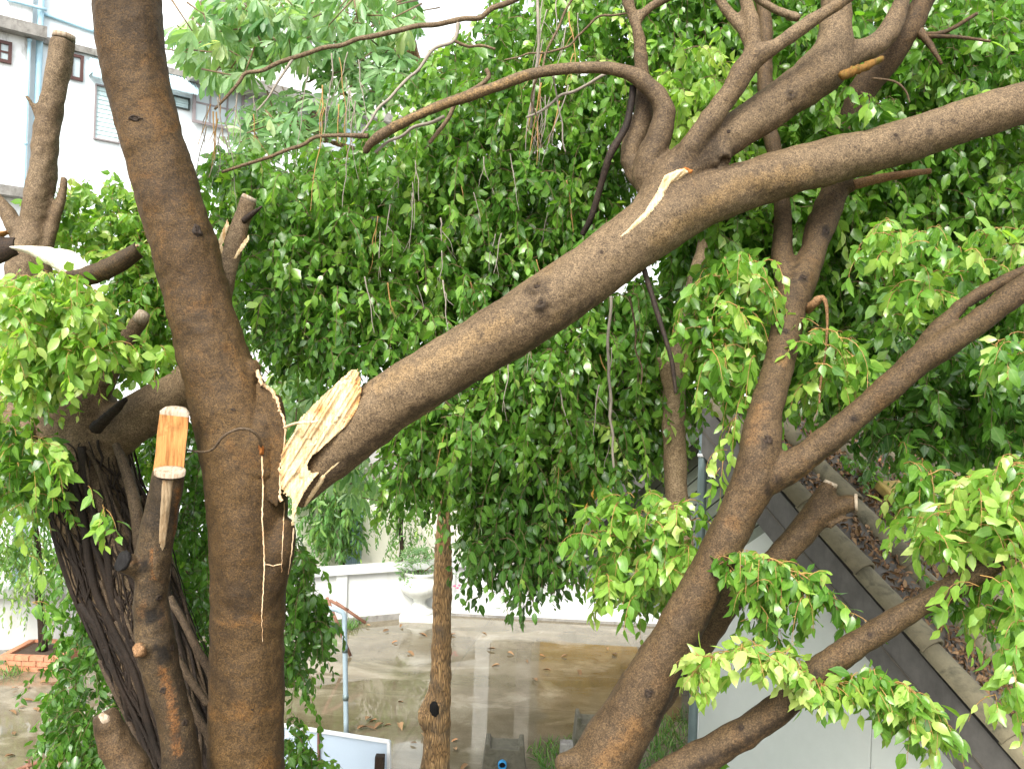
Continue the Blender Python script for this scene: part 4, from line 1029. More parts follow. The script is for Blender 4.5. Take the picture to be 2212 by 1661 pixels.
thin = [[(1120, -4, 4.6, 8), (1038, 37, 4.6, 7), (937, 53, 4.6, 7), (837, 70, 4.6, 7), (737, 97, 4.6, 6), (633, 127, 4.6, 6), (533, 160, 4.6, 5), (493, 207, 4.6, 4), (463, 237, 4.6, 3)],
        [(990, 50, 4.6, 5), (977, 90, 4.6, 5), (937, 107, 4.6, 4.5), (904, 150, 4.6, 4), (820, 234, 4.6, 4), (774, 300, 4.6, 3)], [(980, 88, 4.6, 4.5), (1010, 96, 4.62, 4), (1070, 107, 4.65, 3.5)],
        [(1161, -4, 4.3, 4), (1168, 50, 4.3, 4), (1161, 133, 4.35, 3.6), (1151, 234, 4.4, 3.4), (1147, 277, 4.45, 3)], [(1238, -4, 4.3, 3), (1204, 60, 4.3, 3), (1167, 150, 4.32, 3), (1147, 217, 4.35, 2.6)],
        [(1320, 155, 4.3, 4), (1300, 163, 4.3, 4), (1238, 197, 4.35, 4), (1137, 254, 4.4, 3)], [(1050, 150, 4.5, 6), (1054, 166, 4.5, 6), (987, 220, 4.5, 6), (927, 310, 4.52, 5)],
        [(960, 252, 4.45, 5), (870, 294, 4.5, 4), (810, 330, 4.5, 4)], [(795, 294, 4.5, 7), (737, 294, 4.52, 5.6), (683, 300, 4.55, 5), (617, 327, 4.58, 5), (560, 347, 4.6, 4.5), (480, 372, 4.65, 4)],
        [(1345, 155, 4.35, 5), (1375, 175, 4.3, 6)], [(1700, 40, 4.2, 6), (1720, 43, 4.15, 10), (1680, 20, 4.2, 10), (1631, -4, 4.2, 9)],
        [(633, 127, 4.6, 4), (590, 190, 4.6, 3), (555, 240, 4.6, 2)], [(1147, 217, 4.35, 2.4), (1160, 260, 4.4, 2), (1170, 320, 4.4, 1.8)], [(1195, 165, 4.3, 2.5), (1210, 240, 4.35, 2), (1222, 330, 4.4, 1.8)],
        [(1400, 20, 4.3, 3), (1290, 40, 4.35, 3), (1230, 100, 4.4, 3), (1090, 130, 4.45, 2)], [(1320, 640, 4.5, 4), (1312, 760, 4.5, 4), (1322, 900, 4.55, 3.6), (1326, 1010, 4.6, 3)], [(1360, 640, 4.4, 3), (1372, 720, 4.4, 2.6), (1385, 830, 4.45, 2)]]
def wander(c_, amp, seed, thin_=0.85):
    out = []
    for i in range(len(c_) - 1):
        k = max(1, int(math.hypot(c_[i + 1][0] - c_[i][0], c_[i + 1][1] - c_[i][1]) / 28))
        for j in range(k):
            t = j / k; x, y, D, r = [c_[i][q_] * (1 - t) + c_[i + 1][q_] * t for q_ in range(4)]
            e_ = 0 if (i == 0 and j == 0) else 1
            out.append((x + e_ * amp * noise.noise(Vector((x * .03, y * .03, seed))), y + e_ * amp * noise.noise(Vector((x * .03, y * .03, seed + 9))), D, r * thin_))
    x, y, D, r = c_[-1]; return out + [(x, y, D, r * thin_)]
for i, c_ in enumerate(thin):
    b = MB(); b.limb(wander(c_, 9, i), 8, 0.15, 30 + i); b.build('thin_branch', M['twig_grey'] if i % 2 else M['bark_grey'], limb, True)
# bare dead twigs that hang among the leaves
bare = []
def hang(x, y, D, ln, seed, r=2.0, lean=0.0):
    c_ = []; n_ = max(4, int(ln / 22)); xx = x
    for i in range(n_ + 1):
        c_.append((xx, y + ln * i / n_, D, r * (1 - .6 * i / n_))); xx += lean * ln / n_ + 9 * noise.noise(Vector((i * .6, seed * 3.3, 1)))
    return c_
k = 0
for (x0, x1, y0, y1, l0, l1, D0, D1, n_, ln_) in ((1140, 1250, -10, 250, 60, 190, 4.35, 4.9, 20, -.1), (440, 560, 200, 300, 60, 150, 4.55, 4.8, 16, -.1), (660, 780, 60, 240, 80, 230, 4.5, 4.8, 12, -.05), (760, 1280, 320, 620, 50, 130, 4.75, 5.0, 26, .05), (900, 1400, 700, 950, 60, 160, 4.75, 5.0, 16, 0)):
    for q_ in range(n_):
        k += 1; b = MB(); c_ = hang(random.uniform(x0, x1), random.uniform(y0, y1), random.uniform(D0, D1), random.uniform(l0, l1), k, random.uniform(1.1, 2.0), ln_ + random.uniform(-.25, .25))
        b.limb(c_, 5, 0, 0)
        j = random.randrange(1, len(c_) - 1); x, y, D, r = c_[j]; b.limb(hang(x, y, D, random.uniform(25, 60), k + 500, r * .7, random.uniform(-.8, .8)), 5, 0, 0)
        b.build('dead_twig', M['twig_grey'] if k % 3 else M['twig_orange'], limb, True)

# torn open wood of the limb: a splintered slab of its own depth
def torn_slab(poly, Dfun, thick, fib, name, material, parent, step=2.5, rel=0.016, jag=9, seed=0, tan=None):
    xs = [p[0] for p in poly]; ys = [p[1] for p in poly]; fx, fy = fib; L = math.hypot(fx, fy); fx /= L; fy /= L
    idx = {}; vs = []; fs = []; tv_ = []
    for i in range(-8, int((max(xs) - min(xs)) / step) + 9):
        for j in range(-8, int((max(ys) - min(ys)) / step) + 9):
            x = min(xs) + i * step; y = min(ys) + j * step; ac = x * -fy + y * fx; al = x * fx + y * fy
            jx = noise.noise(Vector((ac * 0.16, seed, 0))) * jag + noise.noise(Vector((ac * 0.55, seed, 4))) * jag * 0.6
            if not bool(inside(poly, x - fx * jx, y - fy * jx)): continue
            h = noise.noise(Vector((ac * 0.05, al * 0.012, seed))) + 0.5 * noise.noise(Vector((ac * 0.22, al * 0.014, seed + 3))) + 0.45 * noise.noise(Vector((ac * 0.6, al * 0.02, seed + 6)))
            stp = noise.cell(Vector((ac * 0.12, al * 0.013 + 0.2 * noise.noise(Vector((ac * .1, 0, 0))), seed))) - 0.5
            sp1 = noise.cell(Vector((ac * 0.22, seed, 0))); stp += 0.9 * (noise.cell(Vector((ac * 0.22, al * 0.011 + sp1, seed + 1))) - 0.5) + 0.5 * (noise.cell(Vector((ac * 0.45, al * 0.016 + sp1, seed + 2))) - 0.5)
            idx[i, j] = len(vs); vs.append(P(x, y, Dfun(x, y) - rel * (h + 0.6 * stp)))
            tv_.append(min(1, 0 if tan is None else tan(x, y) * (0.75 + 0.9 * noise.noise(Vector((ac * .25, al * .04, 3))))))
    n = len(vs); vs += [P(0, 0, 1) * 0 + v + (v - CAM).normalized() * thick for v in vs]
    edges = {}
    for (i, j) in list(idx):
        q_ = [(i, j), (i, j + 1), (i + 1, j + 1), (i + 1, j)]
        if all(k in idx for k in q_):
            f_ = [idx[k] for k in q_]; fs.append(tuple(f_)); fs.append(tuple(a + n for a in f_[::-1]))
            for a, c_ in zip(f_, f_[1:] + f_[:1]): edges[a, c_] = 1
    for (a, c_) in edges:
        if (c_, a) not in edges: fs.append((c_, a, a + n, c_ + n))
    b = MB(); b.add(vs, fs); o = b.build(name, material, parent, True)
    if tan: o.data.attributes.new('tan', 'FLOAT', 'POINT').data.foreach_set('value', np.array(tv_ * 2, np.float32))
    return o
wound = [(775, 795), (782, 845), (772, 886), (751, 919), (705, 960), (673, 988), (664, 1005), (673, 1021), (694, 1018), (673, 1042), (656, 1068), (641, 1097), (634, 1140), (629, 1134), (630, 1076), (618, 1072), (604, 1052), (606, 984), (617, 958), (636, 930), (648, 902), (689, 861), (732, 822), (755, 800)]
torn_slab(wound, lambda x, y: 3.945 + 0.0006 * max(0, 700 - x) + 0.00022 * max(0, 900 - y), 0.10, (0.52, -0.85), 'torn_wood', M['torn'], limb, 1.8, 0.0085, 8, seed=2, tan=lambda x, y: max(max(0, 1 - edge_dist([(778, 800), (782, 845), (772, 886), (751, 919)], x, y) / 13), max(0, 1 - math.hypot((x - 690) / 34, (y - 885) / 20)), 0.8 * max(0, 1 - edge_dist([(604, 1052), (606, 984), (617, 958)], x, y) / 8)))
drape(lb, [(640, 1120), (662, 1075), (690, 1030), (716, 1006), (742, 988), (735, 1000), (705, 1026), (700, 1042), (664, 1092), (646, 1130)], 'torn_wood', M['torn'], limb, 0.012, 0.01, (0.6, -0.8), 2.5, seed=8)
drape(lb, [(1310, 532), (1352, 498), (1390, 458), (1418, 414), (1434, 378), (1462, 366), (1480, 362), (1492, 372), (1470, 388), (1448, 400), (1432, 430), (1404, 466), (1362, 502)], 'split_wood', M['torn'], limb, 0.012, 0.014, (0.65, -0.76), 2.5, seed=5, jag=4)
drape(lb, [(1455, 372), (1480, 358), (1500, 366), (1496, 378), (1478, 376), (1462, 384)], 'split_stain', M['gum'], limb, 0.007, 0.004, (0.8, -0.6), 2.5, seed=6, jag=2)
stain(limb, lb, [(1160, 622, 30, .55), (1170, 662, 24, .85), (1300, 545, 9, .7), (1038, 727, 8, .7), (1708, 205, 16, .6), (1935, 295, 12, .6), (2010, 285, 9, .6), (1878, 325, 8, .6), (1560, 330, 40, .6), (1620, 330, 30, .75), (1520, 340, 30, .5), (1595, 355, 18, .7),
      (2060, 262, 9, .6), (1470, 355, 22, .6), (1400, 300, 14, .35), (1360, 350, 25, .45), (960, 868, 12, .7), (1850, 385, 18, .5), (1720, 240, 14, .55), (1640, 120, 10, .5)] + band([(700, 1030), (800, 965), (900, 890), (1040, 818), (1160, 740), (1290, 645)], 20, .6), 'scar')  # long band: wet stain on the limb's underside, with its shade painted in
stain(limb, lb, [(1160, 620, 26, 0.0), (1168, 655, 18, 0.0), (1708, 205, 14, 0), (1560, 345, 30, 0)], 'scar', 0.45)
stain(limb, lb, band([(820, 830), (960, 770), (1100, 690)], 26, .35) + band([(1420, 520), (1600, 400), (1760, 370)], 22, .4) + band([(850, 268), (1000, 208), (1150, 158)], 9, .8), 'tan')
knot(lb, 1159, 616, 17, limb, tall=0.8); knot(lb, 1170, 660, 9, limb)
for (x, y, r) in ((1708, 203, 6), (1935, 292, 5), (1300, 545, 4), (1574, 284, 5)): knot(lb, x, y, r, limb, M['bark_dark'])
stain(fig.children[0], tb, band([(250, -20), (262, 100), (290, 230), (310, 330)], 40, .75) + band([(330, 330), (355, 430), (385, 560), (400, 640)], 26, .35) + band([(560, 850), (575, 930), (585, 1030), (590, 1110)], 30, .9) + band([(530, 1000), (545, 1100)], 26, .5)
      + [(293, 258, 26, .9), (425, 500, 22, .95), (432, 530, 16, .9), (372, 580, 14, .8), (412, 685, 18, .8), (440, 680, 14, .6), (545, 1480, 26, .4), (500, 885, 14, .7), (410, 505, 20, .6), (470, 1400, 30, .5), (560, 1300, 40, .4), (500, 1150, 40, .4), (480, 1000, 40, .45), (580, 1600, 30, .4), (480, 820, 30, .5)], 'scar')
stain(fig.children[0], tb, band([(322, -20), (318, 120), (345, 240), (372, 360), (390, 430)], 15, .95) + band([(325, 330), (352, 420)], 22, .8) + [(290, 290, 22, .7), (300, 60, 16, .5), (400, 640, 30, .6), (440, 740, 30, .45), (470, 790, 26, .5), (470, 1580, 22, .8), (480, 1640, 24, .7), (560, 1115, 16, .5), (385, 560, 24, .5), (460, 830, 22, .4)], 'tan')
stain(fig.children[0], tb, [(293, 258, 22, 0), (427, 500, 18, 0), (372, 580, 12, 0), (412, 682, 14, 0)], 'scar', 0.5)
knot(tb, 292, 256, 15, fig, tall=0.5); knot(tb, 427, 498, 10, fig, tall=1.4)
for (x, y, r, t) in ((395, 175, 5, 1.4), (505, 885, 5, .8), (545, 1532, 5, .4)): knot(tb, x, y, r, fig, M['bark_dark'], t)
# the ragged edge of bark left on the trunk, cracks and sap
edge = [(560, 798), (566, 832), (572, 828), (580, 836), (590, 842), (603, 868), (606, 885), (615, 905), (618, 930), (612, 975), (608, 1010), (606, 1060), (610, 1085)]
b = MB(); pts = []
for i in range(len(edge) - 1):
    for j in range(6):
        t = j / 6; x = edge[i][0] * (1 - t) + edge[i + 1][0] * t; y = edge[i][1] * (1 - t) + edge[i + 1][1] * t
        pts.append((x + noise.noise(Vector((x * .3, y * .3, 0))) * 5, y))
vs = []; fs = []
for i, (x, y) in enumerate(pts):
    ww = 1.5 + 4 * abs(noise.noise(Vector((i * .7, 2, 0))))
    vs += [P(x - 6, y + 4, 4.07), P(x - 1, y, 4.05), P(x + ww * .5, y - ww * .4, 4.06), P(x + ww * .3, y, 4.10), P(x - 8, y + 3, 4.16)]
    if i:
        a = (i - 1) * 5; c_ = i * 5
        fs += [(a + k, c_ + k, c_ + (k + 1) % 5, a + (k + 1) % 5) for k in range(5)]
b.add(vs, fs); b.build('torn_edge', M['torn_edge'], fig, True)
# dark flap of bark in front of the scar
flap = [(560, 800), (600, 868), (612, 905), (616, 940), (610, 1000), (606, 1060), (600, 1100), (575, 1080), (558, 1000), (552, 900), (550, 840)]
torn_slab(flap, lambda x, y: 4.075 - 0.0005 * (x - 560) + 0.00008 * abs(y - 950), 0.08, (0.05, -1), 'bark_flap', M['bark_trunk'], fig, 3.0, 0.004, 4, 9)
def crack(pts, nm='crack', mt='torn_edge', sd_=0, wob=1.5): ribbon(tb, pts, nm, M[mt], fig, wob, 0.004, sd_)
crack([(566, 985, 5), (568, 1060, 4.5), (566, 1120, 4), (570, 1180, 4.5), (571, 1220, 4), (568, 1280, 3.4), (565, 1330, 2), (567, 1385, 1)], sd_=1)
crack([(614, 1085, 3), (612, 1140, 2.6), (609, 1200, 1.6), (608, 1235, 1)], sd_=2); crack([(572, 1219, 2.5), (590, 1221, 2.6), (607, 1218, 2)], sd_=3)
crack([(636, 1120, 7), (633, 1160, 4), (629, 1195, 3), (622, 1240, 1.2)], sd_=4)
drape(tb, [(556, 962), (566, 958), (572, 966), (570, 982), (560, 984)], 'sap_bead', M['gum'], fig, 0.02, 0.012, (0, 1), 2.0, jag=2)
b = MB(); lo, nr = hit(tb, 563, 964)
b.limb([(564, 964, 4.02, 3.4), (556, 940, 3.98, 3.4), (532, 926, 3.95, 3.4), (505, 930, 3.94, 3.2), (480, 945, 3.95, 3.0), (462, 968, 3.97, 2.8), (440, 976, 4.0, 2.5), (404, 972, 4.05, 2.0)], 8, 0.15, 61)
b.build('loose_root', M['root'], fig, True)
b = MB(); b.limb([(614, 924, 4.03, 3), (640, 914, 3.93, 3), (676, 912, 3.92, 2.6), (690, 908, 3.92, 1.5)], 8, 0.15, 62); b.build('loose_splinter', M['torn_edge'], limb, True)

# weeping crown of the split tree, hung from the arching branches
f = Foliage()
core = [(430, 400), (470, 330), (560, 350), (640, 330), (760, 330), (840, 270), (940, 130), (1010, 90), (1100, 20), (1200, -40), (1420, -40), (1440, 140), (1370, 260), (1330, 420), (1300, 560), (1200, 600), (1000, 690), (860, 760), (700, 770), (560, 660), (500, 560)]
f.region(core, 4.9, 6.2, 2100, (0.28, 0.58), 1.0, 0.48, 0.11, 0.072, up=0.25)
f.region([(500, 560), (860, 700), (830, 800), (700, 800), (640, 790), (560, 720)], 4.9, 5.8, 150, (0.25, 0.5), 1.0, 0.36, 0.1, 0.072)
f.region([(560, 380), (1300, 330), (1280, 560), (900, 740), (620, 720), (520, 560)], 6.2, 7.2, 900, (0.4, 0.7), 1.0, 0.36, 0.1, 0.08)
f.region([(880, 880), (1000, 820), (1200, 700), (1400, 600), (1440, 760), (1430, 900), (1240, 960), (1100, 1000), (960, 960)], 4.9, 6.0, 900, (0.3, 0.6), 1.1, 0.45, 0.11, 0.074)
f.region([(900, 900), (1000, 820), (1200, 720), (1400, 640), (1430, 900), (1240, 1000), (1000, 1000)], 6.0, 7.0, 420, (0.4, 0.7), 1.0, 0.36, 0.1, 0.08)
f.region([(860, 900), (960, 880), (980, 1050), (890, 1080), (850, 1010)], 5.0, 5.8, 110, (0.3, 0.5), 1.2, 0.36, 0.1, 0.072)
f.region([(1030, 1130), (1230, 1130), (1225, 1230), (1150, 1250), (1040, 1240)], 4.9, 5.6, 150, (0.2, 0.42), 1.25, 0.17, 0.08, 0.072)
f.region([(1000, 980), (1240, 980), (1230, 1150), (1030, 1150)], 5.0, 5.9, 260, (0.25, 0.5), 1.1, 0.27, 0.09, 0.072)
f.region([(1240, 930), (1420, 880), (1400, 960), (1300, 1000), (1250, 1020)], 5.0, 6.2, 170, (0.25, 0.5), 1.0, 0.26, 0.09, 0.074)
f.region([(1300, -100), (1700, -100), (1640, 60), (1560, 90), (1440, 120), (1420, 0)], 4.9, 6.2, 330, (0.3, 0.5), 0.9, 0.46, 0.11, 0.074)
f.region([(900, -500), (2000, -500), (1900, -120), (1000, -80)], 5.4, 7.0, 160, (0.4, 0.7), 0.8, 0.35, 0.1, 0.09)
f.along([(1830, 185, 4.1), (1860, 200, 4.1), (1885, 215, 4.1)], 5, (0.08, 0.16), 0.9, 0.45, 0.08, 0.085)
f.along([(1760, 285, 4.33), (1840, 262, 4.33), (1930, 245, 4.33)], 26, (0.10, 0.22), 0.5, 0.42, 0.1, 0.078)
f.along([(1500, 470, 4.3), (1560, 520, 4.3), (1600, 560, 4.3)], 14, (0.2, 0.4), 1.0, 0.55, 0.12, 0.075)
n_center = f.build(limb, M['leaf_fig'], M['twig'], 0.50, 1.2, 'fig', 260)

# ------------------------------------------------------------------ mixed wood splinter branch: the strangled tree
sb = ground_under(430, 5.1)
st = thing('strangled_tree', 'dark leaning tree wrapped in aerial roots with broken and sawn branches', 'tree', tuple(sb))
b = MB(); ygr = 830 + 5 * F / 5.1
core_ctl = [(560, ygr + 10, 5.1, 140), (520, 2200, 5.1, 110), (455, 1800, 5.1, 96), (405, 1600, 5.1, 88), (330, 1400, 5.1, 92), (262, 1220, 5.1, 96), (208, 1060, 5.1, 92), (185, 950, 5.1, 86), (160, 860, 5.1, 78), (110, 760, 5.1, 64), (72, 660, 5.1, 54), (62, 560, 5.1, 44), (75, 480, 5.1, 30), (90, 380, 5.1, 30), (102, 280, 5.1, 27), (120, 180, 5.1, 25), (138, 88, 5.1, 25)]
b.limb(core_ctl, 22, 0.15, 41, 0.05)
b.limb([(205, 960, 5.1, 66), (260, 925, 5.05, 55), (330, 882, 5.0, 51), (410, 832, 4.9, 48), (455, 765, 4.8, 44), (468, 690, 4.66, 30), (484, 610, 4.6, 23), (506, 525, 4.6, 20), (538, 430, 4.6, 17)], 18, 0.08, 42)
b.limb([(-60, 380, 5.1, 12), (0, 440, 5.1, 15), (33, 490, 5.1, 19), (60, 545, 5.1, 22)], 12, 0.1, 43)
b.limb([(56, 206, 5.05, 5), (70, 228, 5.06, 6), (84, 256, 5.08, 9), (92, 275, 5.1, 10)], 10, 0.1, 44)
b.limb([(138, 382, 5.1, 7), (134, 420, 5.1, 10), (110, 500, 5.1, 14), (90, 560, 5.1, 18)], 10, 0.1, 45)
b.limb([(308, 684, 4.98, 16), (285, 718, 5.0, 18), (250, 770, 5.02, 20), (215, 850, 5.05, 26), (190, 930, 5.1, 34)], 14, 0.1, 46)
b.limb([(-70, 900, 5.2, 60), (20, 910, 5.15, 62), (110, 930, 5.1, 66)], 16, 0.15, 47)
stt, sbv = organic(b, 'trunk', M['bark_grey'], st, 0.011, 6, 0.008)
b = MB(); c_ = P(140, 82, 5.1); b.tube3([P(138, 86, 5.1), P(140, 75, 5.1)], [0.064, 0.060], 20, 0.08); b.build('sawn_end', M['sawn_grey'], st, True)
b = MB(); b.tube3([P(300, 694, 4.98), P(312, 676, 4.97)], [0.041, 0.036], 14, 0.05); b.build('sawn_end', M['sawn_grey'], st, True)
b = MB(); b.tube3([P(536, 433, 4.6), P(540, 425, 4.6)], [0.041, 0.037], 14, 0.05); b.build('sawn_end', M['sawn_grey'], st, True)
b = MB(); b.limb([(205, 926, 4.85, 14), (225, 908, 4.82, 12), (250, 884, 4.78, 10), (272, 862, 4.75, 5)], 10, 0.25, 48); b.build('dead_stub', M['dead'], st, True)
b = MB(); b.limb([(526, 478, 4.57, 7), (545, 462, 4.55, 6), (566, 446, 4.53, 2)], 8, 0.1, 49); b.build('dead_twig', M['dead'], st, True)
for (pl_) in ([(464, 540), (476, 505), (492, 468), (496, 490), (482, 530), (472, 560)], [(500, 560), (520, 528), (540, 502), (538, 522), (522, 545), (506, 566)], [(468, 560), (470, 528), (480, 520), (484, 545)]):
    torn_slab(pl_, lambda x, y: 4.565, 0.03, (0.5, -0.87), 'splinter', M['torn'], st, 2.0, 0.006, 3, pl_[0][0])
# torn bark shell at the left edge
def strip(ctl, wid, name, material, parent, thick=0.012, cup=0.03, D=4.7):
    pts = [P(x, y, d) for x, y, d, wv in ctl]; rad = [wv for x, y, d, wv in ctl]; q_, r_ = smooth_path(pts, [a * D / F for a in rad], 0.02)
    vs = []; fs = []; nn_ = 9
    for i, p_ in enumerate(q_):
        t = (q_[min(i + 1, len(q_) - 1)] - q_[max(i - 1, 0)]).normalized(); s_ = t.cross(Vector((0, 1, 0))).normalized(); fwd = Vector((0, -1, 0))
        jag = 1 + 0.18 * noise.noise(Vector((i * 0.6, wid, 0)))
        for side in (0, 1):
            for k in range(nn_):
                a = -1 + 2 * k / (nn_ - 1)
                vs.append(p_ + s_ * (a * r_[i] * jag) + fwd * (cup * (1 - a * a) + (thick if side == 0 else 0)))
    w2 = 2 * nn_
    for i in range(len(q_) - 1):
        a0 = i * w2; c0 = a0 + w2
        for k in range(nn_ - 1):
            fs.append((a0 + k, a0 + k + 1, c0 + k + 1, c0 + k)); fs.append((a0 + nn_ + k, c0 + nn_ + k, c0 + nn_ + k + 1, a0 + nn_ + k + 1))
        fs.append((a0, c0, c0 + nn_, a0 + nn_)); fs.append((a0 + nn_ - 1, a0 + w2 - 1, c0 + w2 - 1, c0 + nn_ - 1))
    for i in (0, len(q_) - 1):
        a0 = i * w2
        for k in range(nn_ - 1): fs.append((a0 + k, a0 + nn_ + k, a0 + nn_ + k + 1, a0 + k + 1))
    b = MB(); b.add(vs, fs); return b.build(name, material, parent, True)
strip([(-80, 560, 4.7, 40), (-30, 548, 4.7, 34), (10, 538, 4.7, 26), (38, 532, 4.7, 18)], 1, 'torn_bark', M['bark_dark'], st)
strip([(-60, 520, 4.72, 14), (-10, 510, 4.72, 9), (22, 502, 4.72, 3)], 2, 'torn_wood', M['sawn'], st)
strip([(30, 536, 4.68, 3), (70, 542, 4.68, 10), (115, 556, 4.68, 20), (150, 570, 4.68, 27), (178, 590, 4.68, 20)], 3, 'torn_wood', M['torn_white'], st)
strip([(150, 594, 4.66, 10), (190, 596, 4.66, 20), (235, 580, 4.64, 21), (275, 558, 4.62, 20), (302, 540, 4.6, 17)], 4, 'torn_bark', M['bark_pruned'], st, 0.012, 0.04)
strip([(168, 578, 4.675, 2), (205, 576, 4.67, 3), (250, 556, 4.65, 3), (300, 530, 4.62, 2.5)], 5, 'torn_edge', M['torn_edge'], st, 0.01, 0.0)
# aerial roots: a net of roots down the leaning trunk
cp = [P(x, y, D) for x, y, D, r in core_ctl[:8]][::-1]; cr_ = [r * D / F for x, y, D, r in core_ctl[:8]][::-1]
cq, crr = smooth_path(cp, cr_, 0.03)
def root(a0, a1, i0, i1, r0, r1, lift, seed):
    pts = []; rad = []
    n_ = max(8, int((i1 - i0) / 2.2))
    for k in range(n_ + 1):
        t = k / n_; i = int(i0 + (i1 - i0) * t); i = min(i, len(cq) - 1)
        tg = (cq[min(i + 1, len(cq) - 1)] - cq[max(i - 1, 0)]).normalized()
        s_ = tg.cross(Vector((0, 1, 0))).normalized(); fw = s_.cross(tg).normalized()
        if fw.y > 0: fw = -fw
        a = a0 + (a1 - a0) * t + 0.5 * noise.noise(Vector((t * 3.0, seed * 1.37, 0))) + 0.18 * noise.noise(Vector((t * 9.0, seed * 2.7, 5)))
        rr = crr[i] * (1.0 + lift + 0.08 * noise.noise(Vector((t * 5, seed, 9))))
        pts.append(cq[i] + s_ * (math.sin(a) * rr) + fw * (math.cos(a) * rr)); rad.append((r0 + (r1 - r0) * t) * (1 + 0.2 * noise.noise(Vector((t * 8, seed, 2)))))
    q_, r_ = smooth_path(pts, rad, 0.03); return q_, r_
nq_ = len(cq)
for k in range(46):
    a0 = random.uniform(-1.5, 1.5); i0 = random.randint(0, int(nq_ * .28)); i1 = random.randint(int(nq_ * .55), nq_ - 1)
    b = MB(); rr = random.choice((0.010, 0.012, 0.014, 0.018, 0.024)) ; q_, r_ = root(a0, a0 * 0.7 + random.uniform(-.6, .6), i0, i1, rr, rr * .75, random.uniform(0.02, 0.10), k)
    b.tube3(q_, r_, 8, 0.15, k); b.build('aerial_root', M['root'] if k % 3 == 0 else M['root_fine'], st, True)
b = MB()
for k in range(420):
    a0 = random.uniform(-1.7, 1.7); i0 = random.randint(0, int(nq_ * .7)); i1 = min(nq_ - 1, i0 + random.randint(12, 46))
    q_, r_ = root(a0, a0 + random.uniform(-.9, .9), i0, i1, random.uniform(.003, .0075), .002, random.uniform(0.0, 0.09), 100 + k); b.tube3(q_, r_, 5)
tag(b.build('root_mat', M['root_fine'], st, True), kind='stuff')
# pale thicker roots on the right flank, read off the picture
b = MB()
for c_ in ([(250, 960, 4.78, 8), (270, 1010, 4.73, 11), (290, 1080, 4.7, 13), (300, 1150, 4.7, 13), (305, 1230, 4.72, 12)], [(365, 1290, 4.75, 9), (395, 1340, 4.73, 8), (425, 1400, 4.73, 9), (452, 1450, 4.75, 9), (480, 1520, 4.78, 8)], [(392, 1480, 4.75, 7), (420, 1540, 4.75, 9), (460, 1600, 4.78, 9)], [(370, 1400, 4.72, 8), (400, 1450, 4.72, 9), (448, 1520, 4.75, 8)]):
    b = MB(); b.limb(c_, 12, 0.1, 70); b.build('aerial_root', M['root'], st, True)
# bright crown at the left, dark curtains low
f = Foliage()
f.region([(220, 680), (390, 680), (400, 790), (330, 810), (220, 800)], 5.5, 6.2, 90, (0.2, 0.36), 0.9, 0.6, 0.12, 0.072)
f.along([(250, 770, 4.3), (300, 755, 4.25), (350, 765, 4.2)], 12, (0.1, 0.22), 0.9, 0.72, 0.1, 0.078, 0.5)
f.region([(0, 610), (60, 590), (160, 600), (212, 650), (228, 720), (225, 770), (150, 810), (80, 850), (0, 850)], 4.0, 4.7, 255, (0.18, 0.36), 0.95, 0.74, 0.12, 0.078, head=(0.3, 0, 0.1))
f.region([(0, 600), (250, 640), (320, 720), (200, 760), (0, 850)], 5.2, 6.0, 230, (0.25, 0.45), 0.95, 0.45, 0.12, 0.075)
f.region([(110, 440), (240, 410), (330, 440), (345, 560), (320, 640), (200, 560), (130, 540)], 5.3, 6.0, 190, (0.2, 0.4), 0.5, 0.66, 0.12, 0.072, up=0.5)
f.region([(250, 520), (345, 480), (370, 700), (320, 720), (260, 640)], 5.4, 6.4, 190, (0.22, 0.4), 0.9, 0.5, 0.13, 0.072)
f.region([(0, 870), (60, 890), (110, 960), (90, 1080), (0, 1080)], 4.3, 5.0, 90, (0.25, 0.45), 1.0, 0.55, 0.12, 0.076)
f.along([(60, 930, 4.3), (130, 1000, 4.2), (190, 1050, 4.15), (230, 1100, 4.1)], 10, (0.12, 0.26), 0.9, 0.66, 0.1, 0.085, 0.5)
f.along([(40, 1060, 4.3), (60, 1180, 4.25), (70, 1300, 4.25)], 5, (0.1, 0.2), 1.0, 0.68, 0.1, 0.08, 0.4)
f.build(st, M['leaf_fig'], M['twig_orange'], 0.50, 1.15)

# ------------------------------------------------------------------ low weeping fig behind the trunks
lbase = ground_under(330, 6.4)
lw = thing('low_weeping_fig', 'weeping fig with dark hanging leaf curtains behind the two left trunks', 'tree', tuple(lbase))
b = MB(); b.limb([(330, 830 + 5 * F / 6.4, 6.4, 30), (340, 1900, 6.4, 24), (350, 1500, 6.4, 20), (380, 1250, 6.4, 16), (420, 1080, 6.4, 12), (500, 980, 6.4, 8)], 12, 0.1, 81)
b.limb([(350, 1500, 6.4, 14), (300, 1350, 6.3, 11), (250, 1200, 6.2, 9), (200, 1130, 6.1, 6)], 10, 0.1, 82); b.limb([(385, 1250, 6.4, 12), (480, 1180, 6.3, 10), (590, 1160, 6.2, 8), (650, 1200, 6.1, 5)], 10, 0.1, 83)
b.build('trunk', M['bark_grey'], lw, True)
f = Foliage()
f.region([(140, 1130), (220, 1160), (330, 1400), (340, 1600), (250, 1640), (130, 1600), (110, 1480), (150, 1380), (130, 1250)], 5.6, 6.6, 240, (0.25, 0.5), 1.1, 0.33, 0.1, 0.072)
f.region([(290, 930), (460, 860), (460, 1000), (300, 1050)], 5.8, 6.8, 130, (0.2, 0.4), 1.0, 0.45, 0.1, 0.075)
f.region([(380, 1000), (470, 950), (470, 1400), (420, 1480), (370, 1250)], 5.5, 6.6, 260, (0.25, 0.5), 1.1, 0.33, 0.1, 0.072)
